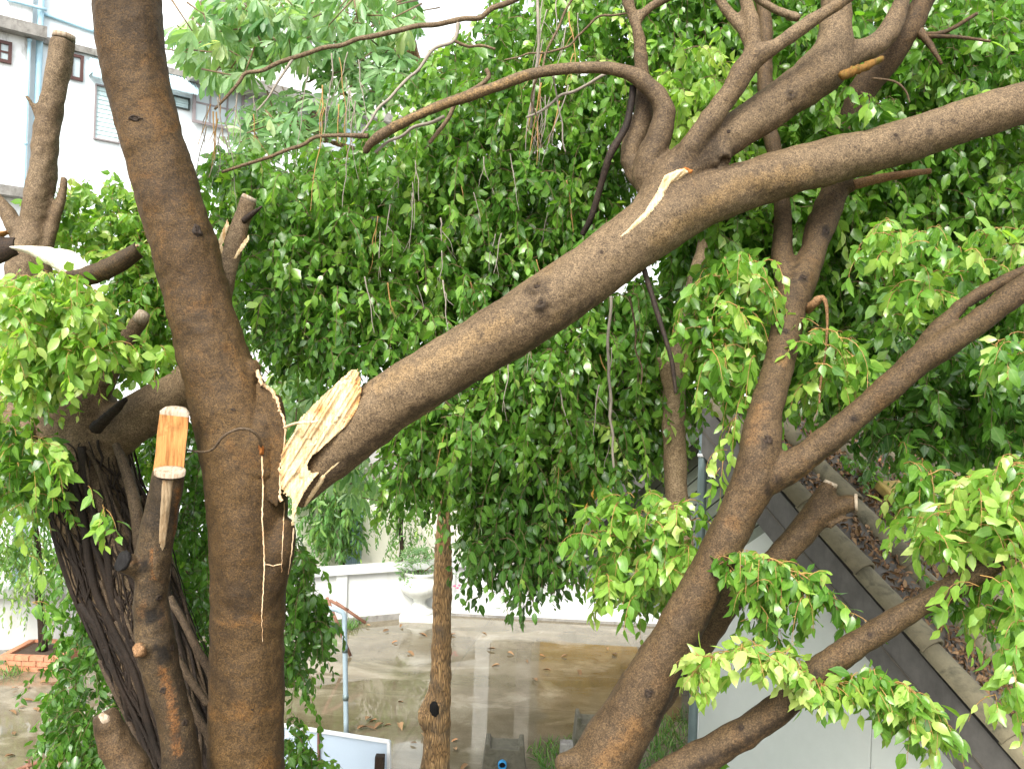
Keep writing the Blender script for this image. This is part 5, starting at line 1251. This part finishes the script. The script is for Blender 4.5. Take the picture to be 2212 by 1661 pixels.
f.region([(600, 1130), (650, 1180), (690, 1290), (695, 1400), (640, 1470), (600, 1500)], 5.3, 6.0, 130, (0.22, 0.42), 1.15, 0.30, 0.09, 0.072)
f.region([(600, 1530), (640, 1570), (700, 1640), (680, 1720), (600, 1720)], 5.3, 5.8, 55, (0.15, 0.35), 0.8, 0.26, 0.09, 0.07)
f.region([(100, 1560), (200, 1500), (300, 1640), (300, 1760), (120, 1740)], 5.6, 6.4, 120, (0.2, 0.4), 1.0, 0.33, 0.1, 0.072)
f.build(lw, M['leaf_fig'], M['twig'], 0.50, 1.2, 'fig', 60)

# ------------------------------------------------------------------ pruned trunk with the orange split top
pbse = ground_under(394, 3.95)
pr = thing('pruned_trunk', 'pruned dark trunk split open at the top with a standing orange wood slab', 'tree', tuple(pbse))
b = MB(); yg = 830 + 5 * F / 3.95
b.limb([(420, yg, 3.95, 70), (410, 2100, 3.95, 48), (398, 1750, 3.95, 42), (392, 1640, 3.95, 40), (374, 1540, 3.95, 37), (353, 1473, 3.95, 39), (338, 1406, 3.95, 43), (330, 1340, 3.95, 38), (328, 1273, 3.95, 36), (333, 1206, 3.95, 38), (342, 1140, 3.95, 37), (354, 1080, 3.95, 36), (366, 1022, 3.95, 34)], 22, 0.1, 91, 0.035)
b.limb([(320, 1240, 3.94, 26), (290, 1225, 3.9, 23), (268, 1213, 3.86, 22)], 14, 0.06, 92)
b.limb([(325, 1400, 3.9, 20), (308, 1402, 3.86, 16), (300, 1404, 3.84, 15)], 14, 0.06, 93)
prt, prb = organic(b, 'trunk', M['bark_pruned'], pr, 0.008, 5, 0.006)
def half_slab(x0, y0, x1, y1, half, D, name, material, cap_m):
    """half round piece left standing: flat sawn face forward, bark round behind, sloped end"""
    b = MB(); n_ = 12; vs = []; a_ = P(x0, y0, D); c_ = P(x1, y1, D); ax = (c_ - a_).normalized(); s_ = ax.cross(Vector((0, -1, 0))).normalized(); bk = Vector((0, 1, 0)); r_ = half * D / F
    prof = [(-1, 0)] + [(-1 + 2 * i / 8, -0.02 + 0.06 * noise.noise(Vector((i * .9, 0, 0)))) for i in range(1, 8)] + [(1, 0)] + [(math.cos(t), 0.95 * math.sin(t)) for t in np.linspace(0.3, math.pi - 0.3, 9)]
    m2 = len(prof); L_ = (c_ - a_).length
    for i in range(n_ + 1):
        for (px, py) in prof:
            tt = i / n_; vs.append(a_ + ax * (L_ * tt * (1 + 0.04 * py)) + s_ * (px * r_ * (1 - .05 * tt)) + bk * (py * r_ * 0.9 + 0.01 * noise.noise(Vector((px * 3, tt * 2, 1)))))
    front = []; back = []
    for i in range(n_):
        for k in range(m2):
            f_ = (i * m2 + k, i * m2 + (k + 1) % m2, (i + 1) * m2 + (k + 1) % m2, (i + 1) * m2 + k); (front if k < 8 else back).append(f_)
    me = bpy.data.meshes.new(name); me.from_pydata([tuple(v) for v in vs], [], front); me.update(); o = link(name, me, material, pr)
    me = bpy.data.meshes.new('bark_back'); me.from_pydata([tuple(v) for v in vs], [], back); me.update(); link('bark_back', me, M['bark_pruned'], o, True)
    top = vs[n_ * m2:]; b = MB(); cpt = sum((Vector(v) for v in top), Vector()) / len(top)
    ring2 = [Vector(v) + ax * 0.015 + (Vector(v) - cpt) * 0.02 for v in top]; ring3 = [cpt + (Vector(v) - cpt) * 0.72 + ax * 0.034 for v in top]
    b.add(top + ring2 + ring3 + [cpt + ax * 0.04], [(k, (k + 1) % m2, m2 + (k + 1) % m2, m2 + k) for k in range(m2)] + [(m2 + k, m2 + (k + 1) % m2, 2 * m2 + (k + 1) % m2, 2 * m2 + k) for k in range(m2)] + [(2 * m2 + k, 2 * m2 + (k + 1) % m2, 3 * m2) for k in range(m2)])
    b.build('sawn_end', cap_m, o, True)
half_slab(363, 1020, 376, 898, 33, 3.95, 'split_face', M['sawn'], M['sawn_grey'])
b = MB(); cpt = P(367, 1012, 3.88)
vs = []; sgm = 20
for (rr, hh, yy) in ((34, -9, 0.0), (35, 0, 0.0), (33, 4, .004), (20, 4, .0)):
    for k in range(sgm):
        t = 2 * math.pi * k / sgm; vs.append(P(367 + math.cos(t) * rr * (1 + .05 * noise.noise(Vector((k * .8, rr, 0)))), 1016 - hh + 9 * max(0, -math.sin(t)) - 6 * max(0, math.sin(t)), 3.885 + 0.5 * (math.sin(t) * rr) * 3.9 / F + yy))
b.add(vs + [P(367, 1013, 3.885)], [(s_ * sgm + k, s_ * sgm + (k + 1) % sgm, (s_ + 1) * sgm + (k + 1) % sgm, (s_ + 1) * sgm + k) for s_ in range(3) for k in range(sgm)] + [(3 * sgm + k, 3 * sgm + (k + 1) % sgm, 4 * sgm) for k in range(sgm)])
b.build('sawn_end', M['sawn_grey'], pr, True)
drape(prb, [(349, 1034), (377, 1034), (372, 1075), (366, 1130), (358, 1180), (350, 1195), (341, 1170), (344, 1110)], 'peeled_wood', M['peel_grey'], pr, 0.010, 0.006, (0.1, -1), 2.5, seed=12, jag=5)
drape(prb, [(330, 1160), (345, 1200), (352, 1240), (340, 1262), (326, 1230)], 'peeled_wood', M['bark_right'], pr, 0.006, 0.004, (0.1, -1), 2.5, seed=13, jag=6)
b = MB(); b.tube3([P(268, 1213, 3.86), P(262, 1211, 3.85), P(261, 1211, 3.848)], [0.046, 0.043, 0.03], 18, 0.25, 3); b.build('cut_end', M['hollow'], pr, True)
b = MB(); b.tube3([P(303, 1403, 3.85), P(297, 1404, 3.832), P(296.5, 1404, 3.831)], [0.031, 0.027, 0.02], 16, 0.45, 4); b.build('cut_end', M['peeled'], pr, True)
stain(prt, prb, band([(385, 1060), (378, 1150), (366, 1260)], 9, .9) + band([(352, 1450), (370, 1520), (385, 1640)], 12, .8) + band([(330, 1190), (336, 1260)], 8, .8), 'tan')
stain(prt, prb, [(330, 1330, 24, .9), (352, 1410, 26, .9), (310, 1220, 16, .9), (380, 1590, 18, .6)], 'scar')
for (x, y, r) in ((372, 1400, 9), (345, 1290, 8), (384, 1385, 6), (400, 1560, 8), (352, 1490, 8)): knot(prb, x, y, r, pr, M['bark_dark'], high=.2)
# short stump at the bottom
sbs = ground_under(290, 4.0); sp2 = thing('cut_stump', 'short brown cut branch stump rising at the lower left', 'stump', tuple(sbs))
b = MB(); b.limb([(330, 830 + 5 * F / 4.0, 4.0, 46), (318, 1900, 4.0, 44), (290, 1690, 4.0, 44), (262, 1632, 4.0, 38), (242, 1590, 4.0, 34), (228, 1552, 4.0, 29), (222, 1538, 4.0, 25)], 18, 0.12, 95); _, csb = organic(b, 'stem', M['bark_right'], sp2, 0.009, 5, 0.007)
drape(csb, [(208, 1545), (222, 1534), (240, 1545), (238, 1560), (220, 1566)], 'cut_end', M['sawn_grey'], sp2, 0.008, 0.006, (1, .2), 2.5, jag=3)

# ------------------------------------------------------------------ leaning forked fig at the right
rb = ground_under(1290, 3.75)
rt = thing('leaning_fig_tree', 'leaning brown fig forking into two long limbs in front of the gabled house', 'tree', tuple(rb))
b = MB(); yg = 830 + 5 * F / 3.75
b.limb([(1230, yg, 3.75, 120), (1235, 2200, 3.75, 100), (1258, 1850, 3.75, 92), (1290, 1700, 3.75, 82), (1318, 1620, 3.75, 70), (1366, 1541, 3.75, 61), (1412, 1455, 3.75, 55), (1456, 1380, 3.75, 50), (1530, 1240, 3.75, 44), (1600, 1100, 3.75, 44), (1636, 1010, 3.75, 46), (1650, 900, 3.82, 38), (1673, 820, 3.92, 34), (1697, 720, 4.06, 33), (1713, 640, 4.18, 38),
        (1735, 595, 4.25, 34), (1757, 545, 4.32, 28), (1770, 495, 4.38, 31), (1801, 417, 4.46, 30), (1818, 340, 4.5, 29), (1838, 267, 4.52, 28), (1860, 200, 4.5, 30), (1908, 140, 4.45, 30), (1958, 67, 4.4, 27), (1995, 0, 4.4, 22), (2060, -130, 4.4, 18), (2120, -400, 4.5, 12)], 22, 0.06, 101, 0.04)
b.limb([(1712, 640, 4.18, 26), (1695, 590, 4.26, 26), (1689, 540, 4.34, 23), (1691, 450, 4.45, 19), (1680, 360, 4.5, 18), (1655, 230, 4.6, 17), (1652, 40, 4.7, 16), (1635, -80, 4.8, 14)], 14, 0.08, 102)
b.limb([(1632, 1040, 3.75, 40), (1680, 1022, 3.74, 38), (1741, 987, 3.72, 31), (1808, 933, 3.7, 29), (1875, 877, 3.68, 28), (1942, 818, 3.66, 30), (1992, 775, 3.65, 32), (2075, 722, 3.63, 28), (2142, 675, 3.62, 27), (2212, 622, 3.6, 28), (2420, 490, 3.55, 22), (2650, 330, 3.5, 14)], 20, 0.06, 103)
b.limb([(1990, 770, 3.66, 24), (2012, 728, 3.68, 21), (2050, 688, 3.7, 17), (2092, 650, 3.72, 15), (2175, 603, 3.74, 13), (2260, 560, 3.78, 11)], 14, 0.1, 104)
b.limb([(1200, 1648, 3.7, 16), (1235, 1646, 3.72, 30), (1290, 1650, 3.75, 50)], 14, 0.2, 105)
b.limb([(1848, 400, 4.42, 13), (1825, 402, 4.44, 17), (1800, 412, 4.46, 22)], 12, 0.08, 106)
rtr, rbv = organic(b, 'trunk', M['bark_right'], rt, 0.010, 6, 0.007)
b = MB(); b.limb([(1370, 1560, 3.85, 36), (1425, 1490, 3.93, 40), (1480, 1430, 4.0, 37), (1525, 1365, 4.0, 33), (1574, 1296, 4.0, 30), (1628, 1246, 4.0, 29), (1681, 1203, 4.0, 28), (1741, 1140, 4.0, 30), (1772, 1085, 4.0, 24), (1794, 1046, 4.0, 16)], 18, 0.08, 107)
b.limb([(1745, 1135, 4.0, 26), (1790, 1104, 3.98, 23), (1828, 1088, 3.96, 21), (1848, 1086, 3.95, 19)], 14, 0.08, 108); b.limb([(1790, 1140, 3.95, 6), (1822, 1122, 3.93, 5), (1870, 1112, 3.9, 2)], 8, 0.1, 109)
st2, sb2 = organic(b, 'second_stem', M['bark_right'], rt, 0.010, 6, 0.007)
b = MB(); b.tube3([P(1846, 1086, 3.95), P(1853, 1086, 3.945)], [0.042, 0.040], 16, 0.06); b.build('sawn_end', M['sawn_grey'], st2, True)
b = MB(); b.tube3([P(1792, 1050, 4.0), P(1796, 1041, 4.0)], [0.034, 0.03], 14, 0.06); b.build('sawn_end', M['sawn_grey'], st2, True)
b = MB(); b.limb([(1250, 2300, 3.5, 60), (1300, 1850, 3.5, 48), (1390, 1720, 3.5, 40), (1470, 1660, 3.5, 36), (1541, 1622, 3.5, 35), (1610, 1580, 3.5, 34), (1674, 1537, 3.5, 33), (1775, 1445, 3.48, 32), (1875, 1376, 3.46, 28), (1975, 1316, 3.44, 26), (2075, 1258, 3.42, 25), (2142, 1220, 3.4, 23), (2240, 1150, 3.38, 20), (2420, 1040, 3.3, 14)], 18, 0.07, 111)
ll_, llb = organic(b, 'low_limb', M['bark_right'], rt, 0.009, 6, 0.007)
stain(rtr, rbv, [(1697, 715, 10, .9), (1735, 600, 16, .9), (1785, 502, 18, .95), (1655, 960, 18, .7), (1400, 1497, 14, .8), (1545, 1232, 14, .9), (1660, 605, 14, .8), (1914, 885, 10, .7), (1936, 775, 10, .6), (1845, 905, 10, .7), (1660, 1060, 22, .8), (1680, 1040, 18, .7), (1640, 640, 20, .5), (1720, 640, 18, .4)]
      + band([(1420, 1560), (1470, 1460), (1520, 1360), (1560, 1280)], 16, .8) + band([(1690, 1060), (1760, 1000), (1840, 940)], 10, .6) + band([(1720, 560), (1710, 640)], 10, .6), 'scar')
stain(rtr, rbv, band([(1300, 1650), (1380, 1560)], 22, .6) + band([(1640, 880), (1620, 960)], 20, .5) + band([(1720, 1040), (1790, 985)], 10, .8) + [(1580, 1130, 22, .5), (1690, 780, 18, .5), (1560, 1200, 18, .4)], 'tan')
stain(ll_, llb, band([(1480, 1670), (1600, 1610), (1700, 1550), (1780, 1475)], 14, .8) + [(1878, 1370, 9, .8), (1600, 1570, 14, .8), (1760, 1455, 12, .7)], 'scar')
for (x, y, r) in ((1697, 715, 6), (1735, 598, 7), (1785, 500, 8), (1660, 950, 12), (1400, 1497, 9), (1545, 1232, 6), (1660, 602, 6), (1845, 905, 5)): knot(rbv, x, y, r, rt, M['bark_dark'])
for (x, y, r) in ((1878, 1370, 5), (1600, 1570, 7)): knot(llb, x, y, r, ll_, M['bark_dark'])
b = MB(); b.limb([(1842, 400, 4.42, 11), (1900, 386, 4.42, 10), (1960, 376, 4.42, 8), (2010, 370, 4.42, 6)], 10, 0.1, 112); b.build('peeled_branch', M['peeled'], rtr, True)
b = MB(); b.limb([(1816, 168, 4.06, 8), (1830, 159, 4.06, 10), (1868, 145, 4.08, 9), (1906, 127, 4.12, 6)], 9, 0.5, 113); b.build('mossy_splinter', M['moss_wood'], limb, True)
b = MB(); b.limb([(1746, 672, 4.12, 7), (1756, 658, 4.06, 10), (1770, 646, 4.04, 9), (1782, 648, 4.03, 5), (1787, 690, 4.03, 3.0), (1783, 760, 4.03, 2.8), (1772, 830, 4.03, 2.8), (1770, 872, 4.03, 2.2)], 10, 0.3, 114); b.build('hanging_bark', M['peeled'], rtr, True)
for c_ in ([(1975, 60, 4.4, 12), (2000, 84, 4.35, 9), (2022, 118, 4.3, 5), (2034, 140, 4.3, 4)], [(1985, 75, 4.38, 7), (2040, 70, 4.3, 5), (2110, 30, 4.3, 4)], [(1985, 80, 4.38, 6), (2060, 80, 4.25, 4), (2140, 90, 4.2, 3)], [(1885, 170, 4.1, 2.5), (1930, 176, 4.05, 2.5), (1955, 195, 4.03, 2.2), (1965, 222, 4.02, 1.6)]):
    b = MB(); b.limb(c_, 8, 0.2, 116); b.build('side_shoot', M['bark_right'], rtr, True)
# pale young leaves on the right tree
f = Foliage()
f.region([(1265, 1120), (1330, 1080), (1400, 1060), (1480, 1080), (1510, 1150), (1490, 1240), (1400, 1290), (1320, 1280), (1290, 1200)], 3.9, 4.5, 120, (0.16, 0.34), 0.9, 0.68, 0.12, 0.078, head=(-0.4, 0, .2))
f.region([(1300, 1180), (1500, 1150), (1490, 1280), (1400, 1300), (1310, 1270)], 4.3, 4.8, 60, (0.16, 0.28), 1.1, 0.42, 0.1, 0.075)
f.along([(1575, 1250, 3.65), (1640, 1200, 3.62), (1690, 1225, 3.6), (1760, 1265, 3.58), (1830, 1320, 3.58)], 48, (0.10, 0.22), 0.7, 0.58, 0.13, 0.075)
f.region([(1570, 1190), (1640, 1180), (1720, 1250), (1770, 1300), (1690, 1370), (1620, 1370), (1570, 1310)], 3.55, 3.9, 42, (0.12, 0.24), 1.0, 0.45, 0.12, 0.075)
f.along([(1790, 1490, 3.42), (1740, 1450, 3.36), (1670, 1415, 3.34), (1600, 1405, 3.34), (1530, 1420, 3.34), (1495, 1455, 3.34)], 64, (0.09, 0.19), 0.6, 0.78, 0.11, 0.078)
f.along([(1770, 1490, 3.4), (1850, 1465, 3.34), (1930, 1475, 3.32), (2000, 1515, 3.32), (2040, 1570, 3.32)], 76, (0.08, 0.18), 0.8, 0.62, 0.13, 0.076)
f.region([(1860, 1480), (1990, 1510), (2030, 1570), (1960, 1600), (1890, 1560)], 3.35, 3.6, 24, (0.12, 0.2), 1.1, 0.45, 0.12, 0.075)
f.region([(1990, 1120), (2040, 1060), (2212, 980), (2290, 1000), (2290, 1200), (2212, 1190), (2080, 1180), (2010, 1190)], 3.2, 3.75, 165, (0.12, 0.26), 0.95, 0.70, 0.12, 0.078, head=(-0.4, 0, .1))
f.region([(2080, 1230), (2212, 1230), (2290, 1300), (2230, 1420), (2160, 1340)], 3.15, 3.5, 42, (0.16, 0.32), 1.1, 0.60, 0.12, 0.08)
f.along([(2230, 1300, 3.2), (2195, 1380, 3.15), (2165, 1460, 3.12), (2150, 1500, 3.12)], 14, (0.12, 0.22), 0.9, 0.66, 0.1, 0.08, .6)
f.region([(1960, 1240), (2212, 1180), (2212, 1300), (2100, 1330)], 3.5, 3.8, 24, (0.15, 0.28), 1.1, 0.5, 0.1, 0.075)
f.region([(1520, 560), (1650, 560), (1640, 760), (1600, 880), (1540, 840), (1500, 700)], 3.95, 4.5, 120, (0.2, 0.38), 1.15, 0.64, 0.13, 0.078)
f.along([(1590, 900, 3.95), (1575, 960, 3.9), (1555, 1010, 3.9)], 6, (0.1, 0.2), 1.1, 0.70, 0.1, 0.082, .4)
f.region([(1840, 490), (1960, 470), (2100, 520), (2212, 480), (2290, 500), (2290, 640), (2150, 600), (2060, 650), (1960, 690), (1900, 620)], 3.75, 4.3, 110, (0.15, 0.3), 0.9, 0.64, 0.13, 0.08, head=(-0.4, 0, .1))
f.region([(2130, 740), (2212, 700), (2260, 760), (2190, 850), (2140, 800)], 3.3, 3.7, 24, (0.14, 0.26), 1.1, 0.58, 0.12, 0.08)
f.region([(1740, 690), (1800, 690), (1880, 760), (1860, 830), (1760, 860)], 3.85, 4.4, 40, (0.18, 0.34), 1.1, 0.58, 0.12, 0.075)
f.region([(1940, 960), (2040, 1000), (2060, 1090), (1960, 1120)], 3.8, 4.3, 30, (0.2, 0.34), 1.2, 0.52, 0.12, 0.078)
f.along([(1570, 1640, 3.6), (1500, 1640, 3.55), (1460, 1660, 3.5)], 9, (0.1, 0.2), .8, 0.35, .1, 0.08, .6)
f.build(rtr, M['leaf_fig'], M['twig_orange'], 0.50, 1.15, stem=1.35)

# ------------------------------------------------------------------ fig behind at the right, big dark crown
bb = ground_under(1290, 4.85)
bf = thing('background_fig_tree', 'slender grey fig with a wide dark green crown behind the leaning fig', 'tree', tuple(bb))
b = MB(); b.limb([(1250, 830 + 5 * F / 4.85 + 5, 4.85, 46), (1262, 1900, 4.85, 36), (1290, 1720, 4.85, 30), (1372, 1550, 4.85, 28), (1442, 1400, 4.85, 27), (1476, 1260, 4.85, 26), (1470, 1150, 4.85, 26), (1460, 1050, 4.85, 25), (1457, 960, 4.85, 25), (1455, 880, 4.85, 25), (1462, 800, 4.85, 23), (1478, 720, 4.85, 22), (1497, 640, 4.85, 22), (1515, 570, 4.85, 20), (1540, 480, 5.2, 19), (1600, 300, 6.3, 18), (1700, 60, 6.6, 15), (1780, -250, 7, 10)], 16, 0.08, 121)
b.limb([(1446, 846, 4.83, 11), (1434, 810, 4.80, 10), (1424, 772, 4.78, 9)], 10, 0.1, 122); b.limb([(1456, 846, 4.80, 8), (1446, 805, 4.77, 7), (1440, 766, 4.76, 6)], 10, 0.1, 123); b.limb([(1508, 650, 4.80, 10), (1524, 646, 4.78, 8)], 10, 0.1, 124)
b.limb([(1600, 300, 6.3, 14), (1800, 220, 6.3, 12), (2000, 180, 6.3, 10), (2250, 100, 6.4, 7)], 12, 0.1, 125); b.limb([(1540, 480, 5.2, 13), (1700, 470, 6.1, 11), (1900, 480, 6.1, 9), (2150, 520, 6.2, 6)], 12, 0.1, 126)
_, bfb = organic(b, 'trunk', M['bark_pale'], bf, 0.011, 5, 0.006)
f = Foliage()
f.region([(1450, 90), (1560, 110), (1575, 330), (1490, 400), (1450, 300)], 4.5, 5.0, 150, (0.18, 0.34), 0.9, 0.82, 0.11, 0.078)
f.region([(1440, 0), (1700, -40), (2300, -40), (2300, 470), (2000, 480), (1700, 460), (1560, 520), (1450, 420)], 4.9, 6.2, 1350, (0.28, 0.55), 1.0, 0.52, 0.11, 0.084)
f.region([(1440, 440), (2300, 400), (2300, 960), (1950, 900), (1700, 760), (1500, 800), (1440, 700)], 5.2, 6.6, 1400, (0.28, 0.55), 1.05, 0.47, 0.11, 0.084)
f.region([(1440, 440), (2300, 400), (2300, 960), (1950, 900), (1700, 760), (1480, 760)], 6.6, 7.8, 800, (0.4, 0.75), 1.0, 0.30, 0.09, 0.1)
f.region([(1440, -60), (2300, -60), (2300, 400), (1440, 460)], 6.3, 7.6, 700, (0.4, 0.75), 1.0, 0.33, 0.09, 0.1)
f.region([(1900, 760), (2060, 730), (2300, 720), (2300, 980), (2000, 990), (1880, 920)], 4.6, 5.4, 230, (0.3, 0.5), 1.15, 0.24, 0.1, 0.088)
f.region([(1480, 640), (1640, 620), (1640, 740), (1560, 750), (1480, 740)], 5.0, 6.0, 120, (0.2, 0.4), 1.1, 0.33, 0.1, 0.08)
f.region([(1740, 700), (2000, 700), (1960, 820), (1840, 860), (1720, 860)], 4.8, 5.6, 130, (0.25, 0.45), 1.1, 0.32, 0.12, 0.08)
f.region([(2000, 50), (2300, 0), (2300, 200), (2060, 220)], 4.7, 5.2, 90, (0.2, 0.4), 0.9, 0.5, 0.13, 0.085)
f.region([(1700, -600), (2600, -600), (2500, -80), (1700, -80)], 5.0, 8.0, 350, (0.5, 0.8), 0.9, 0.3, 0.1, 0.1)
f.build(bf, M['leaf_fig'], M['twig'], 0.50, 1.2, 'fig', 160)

# ------------------------------------------------------------------ slender tree with whorled leaves
cb = G(942, 1790)
ct = thing('whorled_leaf_tree', 'slender ridged orange trunk with a black knot hole and star shaped pale leaves above', 'tree', tuple(cb))
Dc = cb.y; b = MB()
b.limb([(946, 1810, Dc, 42), (943, 1700, Dc, 33), (942, 1640, Dc, 31), (944, 1580, Dc, 29), (950, 1500, Dc, 25), (953, 1440, Dc, 22), (955, 1300, Dc, 21), (957, 1200, Dc, 19), (960, 1100, Dc, 14), (964, 1020, Dc, 12), (968, 900, Dc, 11), (960, 600, Dc, 11), (930, 300, Dc, 10), (900, 130, Dc - .5, 9), (860, -20, Dc - 1, 8), (820, -300, Dc - 1, 5)], 18, 0.12, 131)
b.limb([(940, 1580, Dc, 24), (922, 1548, Dc - .05, 20), (925, 1520, Dc - .03, 14), (945, 1490, Dc, 14)], 14, 0.15, 132)
b.limb([(905, 150, Dc - .5, 8), (820, 90, Dc - 1, 7), (720, 60, Dc - 1.3, 6), (600, 40, Dc - 1.6, 4), (500, 40, Dc - 1.8, 3)], 10, 0.1, 133)
b.limb([(900, 130, Dc - .5, 7), (800, 40, Dc - .8, 6), (740, -30, Dc - 1, 5)], 10, 0.1, 134); b.limb([(860, 110, Dc - .8, 5), (760, 60, Dc - 1, 5), (680, 0, Dc - 1.2, 4)], 10, 0.1, 135)
b.limb([(940, 300, Dc, 7), (820, 330, Dc - .8, 6), (680, 300, Dc - 1.5, 5), (560, 300, Dc - 1.8, 3)], 10, 0.1, 136)
_, ctb = organic(b, 'trunk', M['bark_ridged'], ct, 0.016, 4, 0.012)
drape(ctb, [(927, 1520), (934, 1512), (944, 1514), (950, 1526), (950, 1542), (942, 1550), (932, 1546), (926, 1534)], 'knot_hole', M['hollow'], ct, 0.012, 0.004, (0, 1), 2.0, jag=1)
pa = in_poly([(375, 60), (430, 10), (520, -20), (900, -30), (900, 60), (720, 100), (620, 130), (540, 160), (430, 170)], 250, 7.2, 9.0)
pb_ = np.concatenate([in_poly([(520, 210), (600, 190), (700, 210), (880, 100), (890, 190), (780, 260), (640, 320), (560, 380), (480, 330)], 120, 7.2, 9.0), in_poly([(620, 100), (860, 60), (880, 140), (700, 180)], 70, 8, 9)])
pc_ = np.concatenate([in_poly([(590, 780), (700, 780), (720, 860), (660, 960), (610, 960)], 70, 7.5, 9), in_poly([(560, 640), (690, 640), (690, 800), (640, 860), (570, 760)], 36, 8.5, 10), in_poly([(640, 900), (740, 920), (850, 1060), (760, 1080), (660, 1000)], 46, 8.5, 10.5), in_poly([(980, 1020), (1130, 1020), (1100, 1180), (1000, 1190)], 60, 9, 11)])
whorls(ct, pa, M['leaf_star'], 0.165, 0.66, 0.27, 9, 'foliage', (-1.6, -0.5))
whorls(ct, pb_, M['leaf_star'], 0.165, 0.52, 0.27, 8, 'foliage', (-0.3, 0.3), 0.9)
whorls(ct, pc_, M['leaf_star'], 0.18, 0.60, 0.28, 8, 'foliage', (-0.9, 0.1), 0.3)
pts = np.concatenate([pa, pb_, pc_])
b = MB()
for p_ in pts[::2]:
    e_ = Vector(p_); b.tube3([e_ + Vector((random.uniform(-.3, .3), random.uniform(0, .4), random.uniform(-.1, .35))), e_], [0.009, 0.005], 5)
tag(b.build('twigs', M['twig'], ct, True), kind='stuff')
print('LEAVES center', n_center)
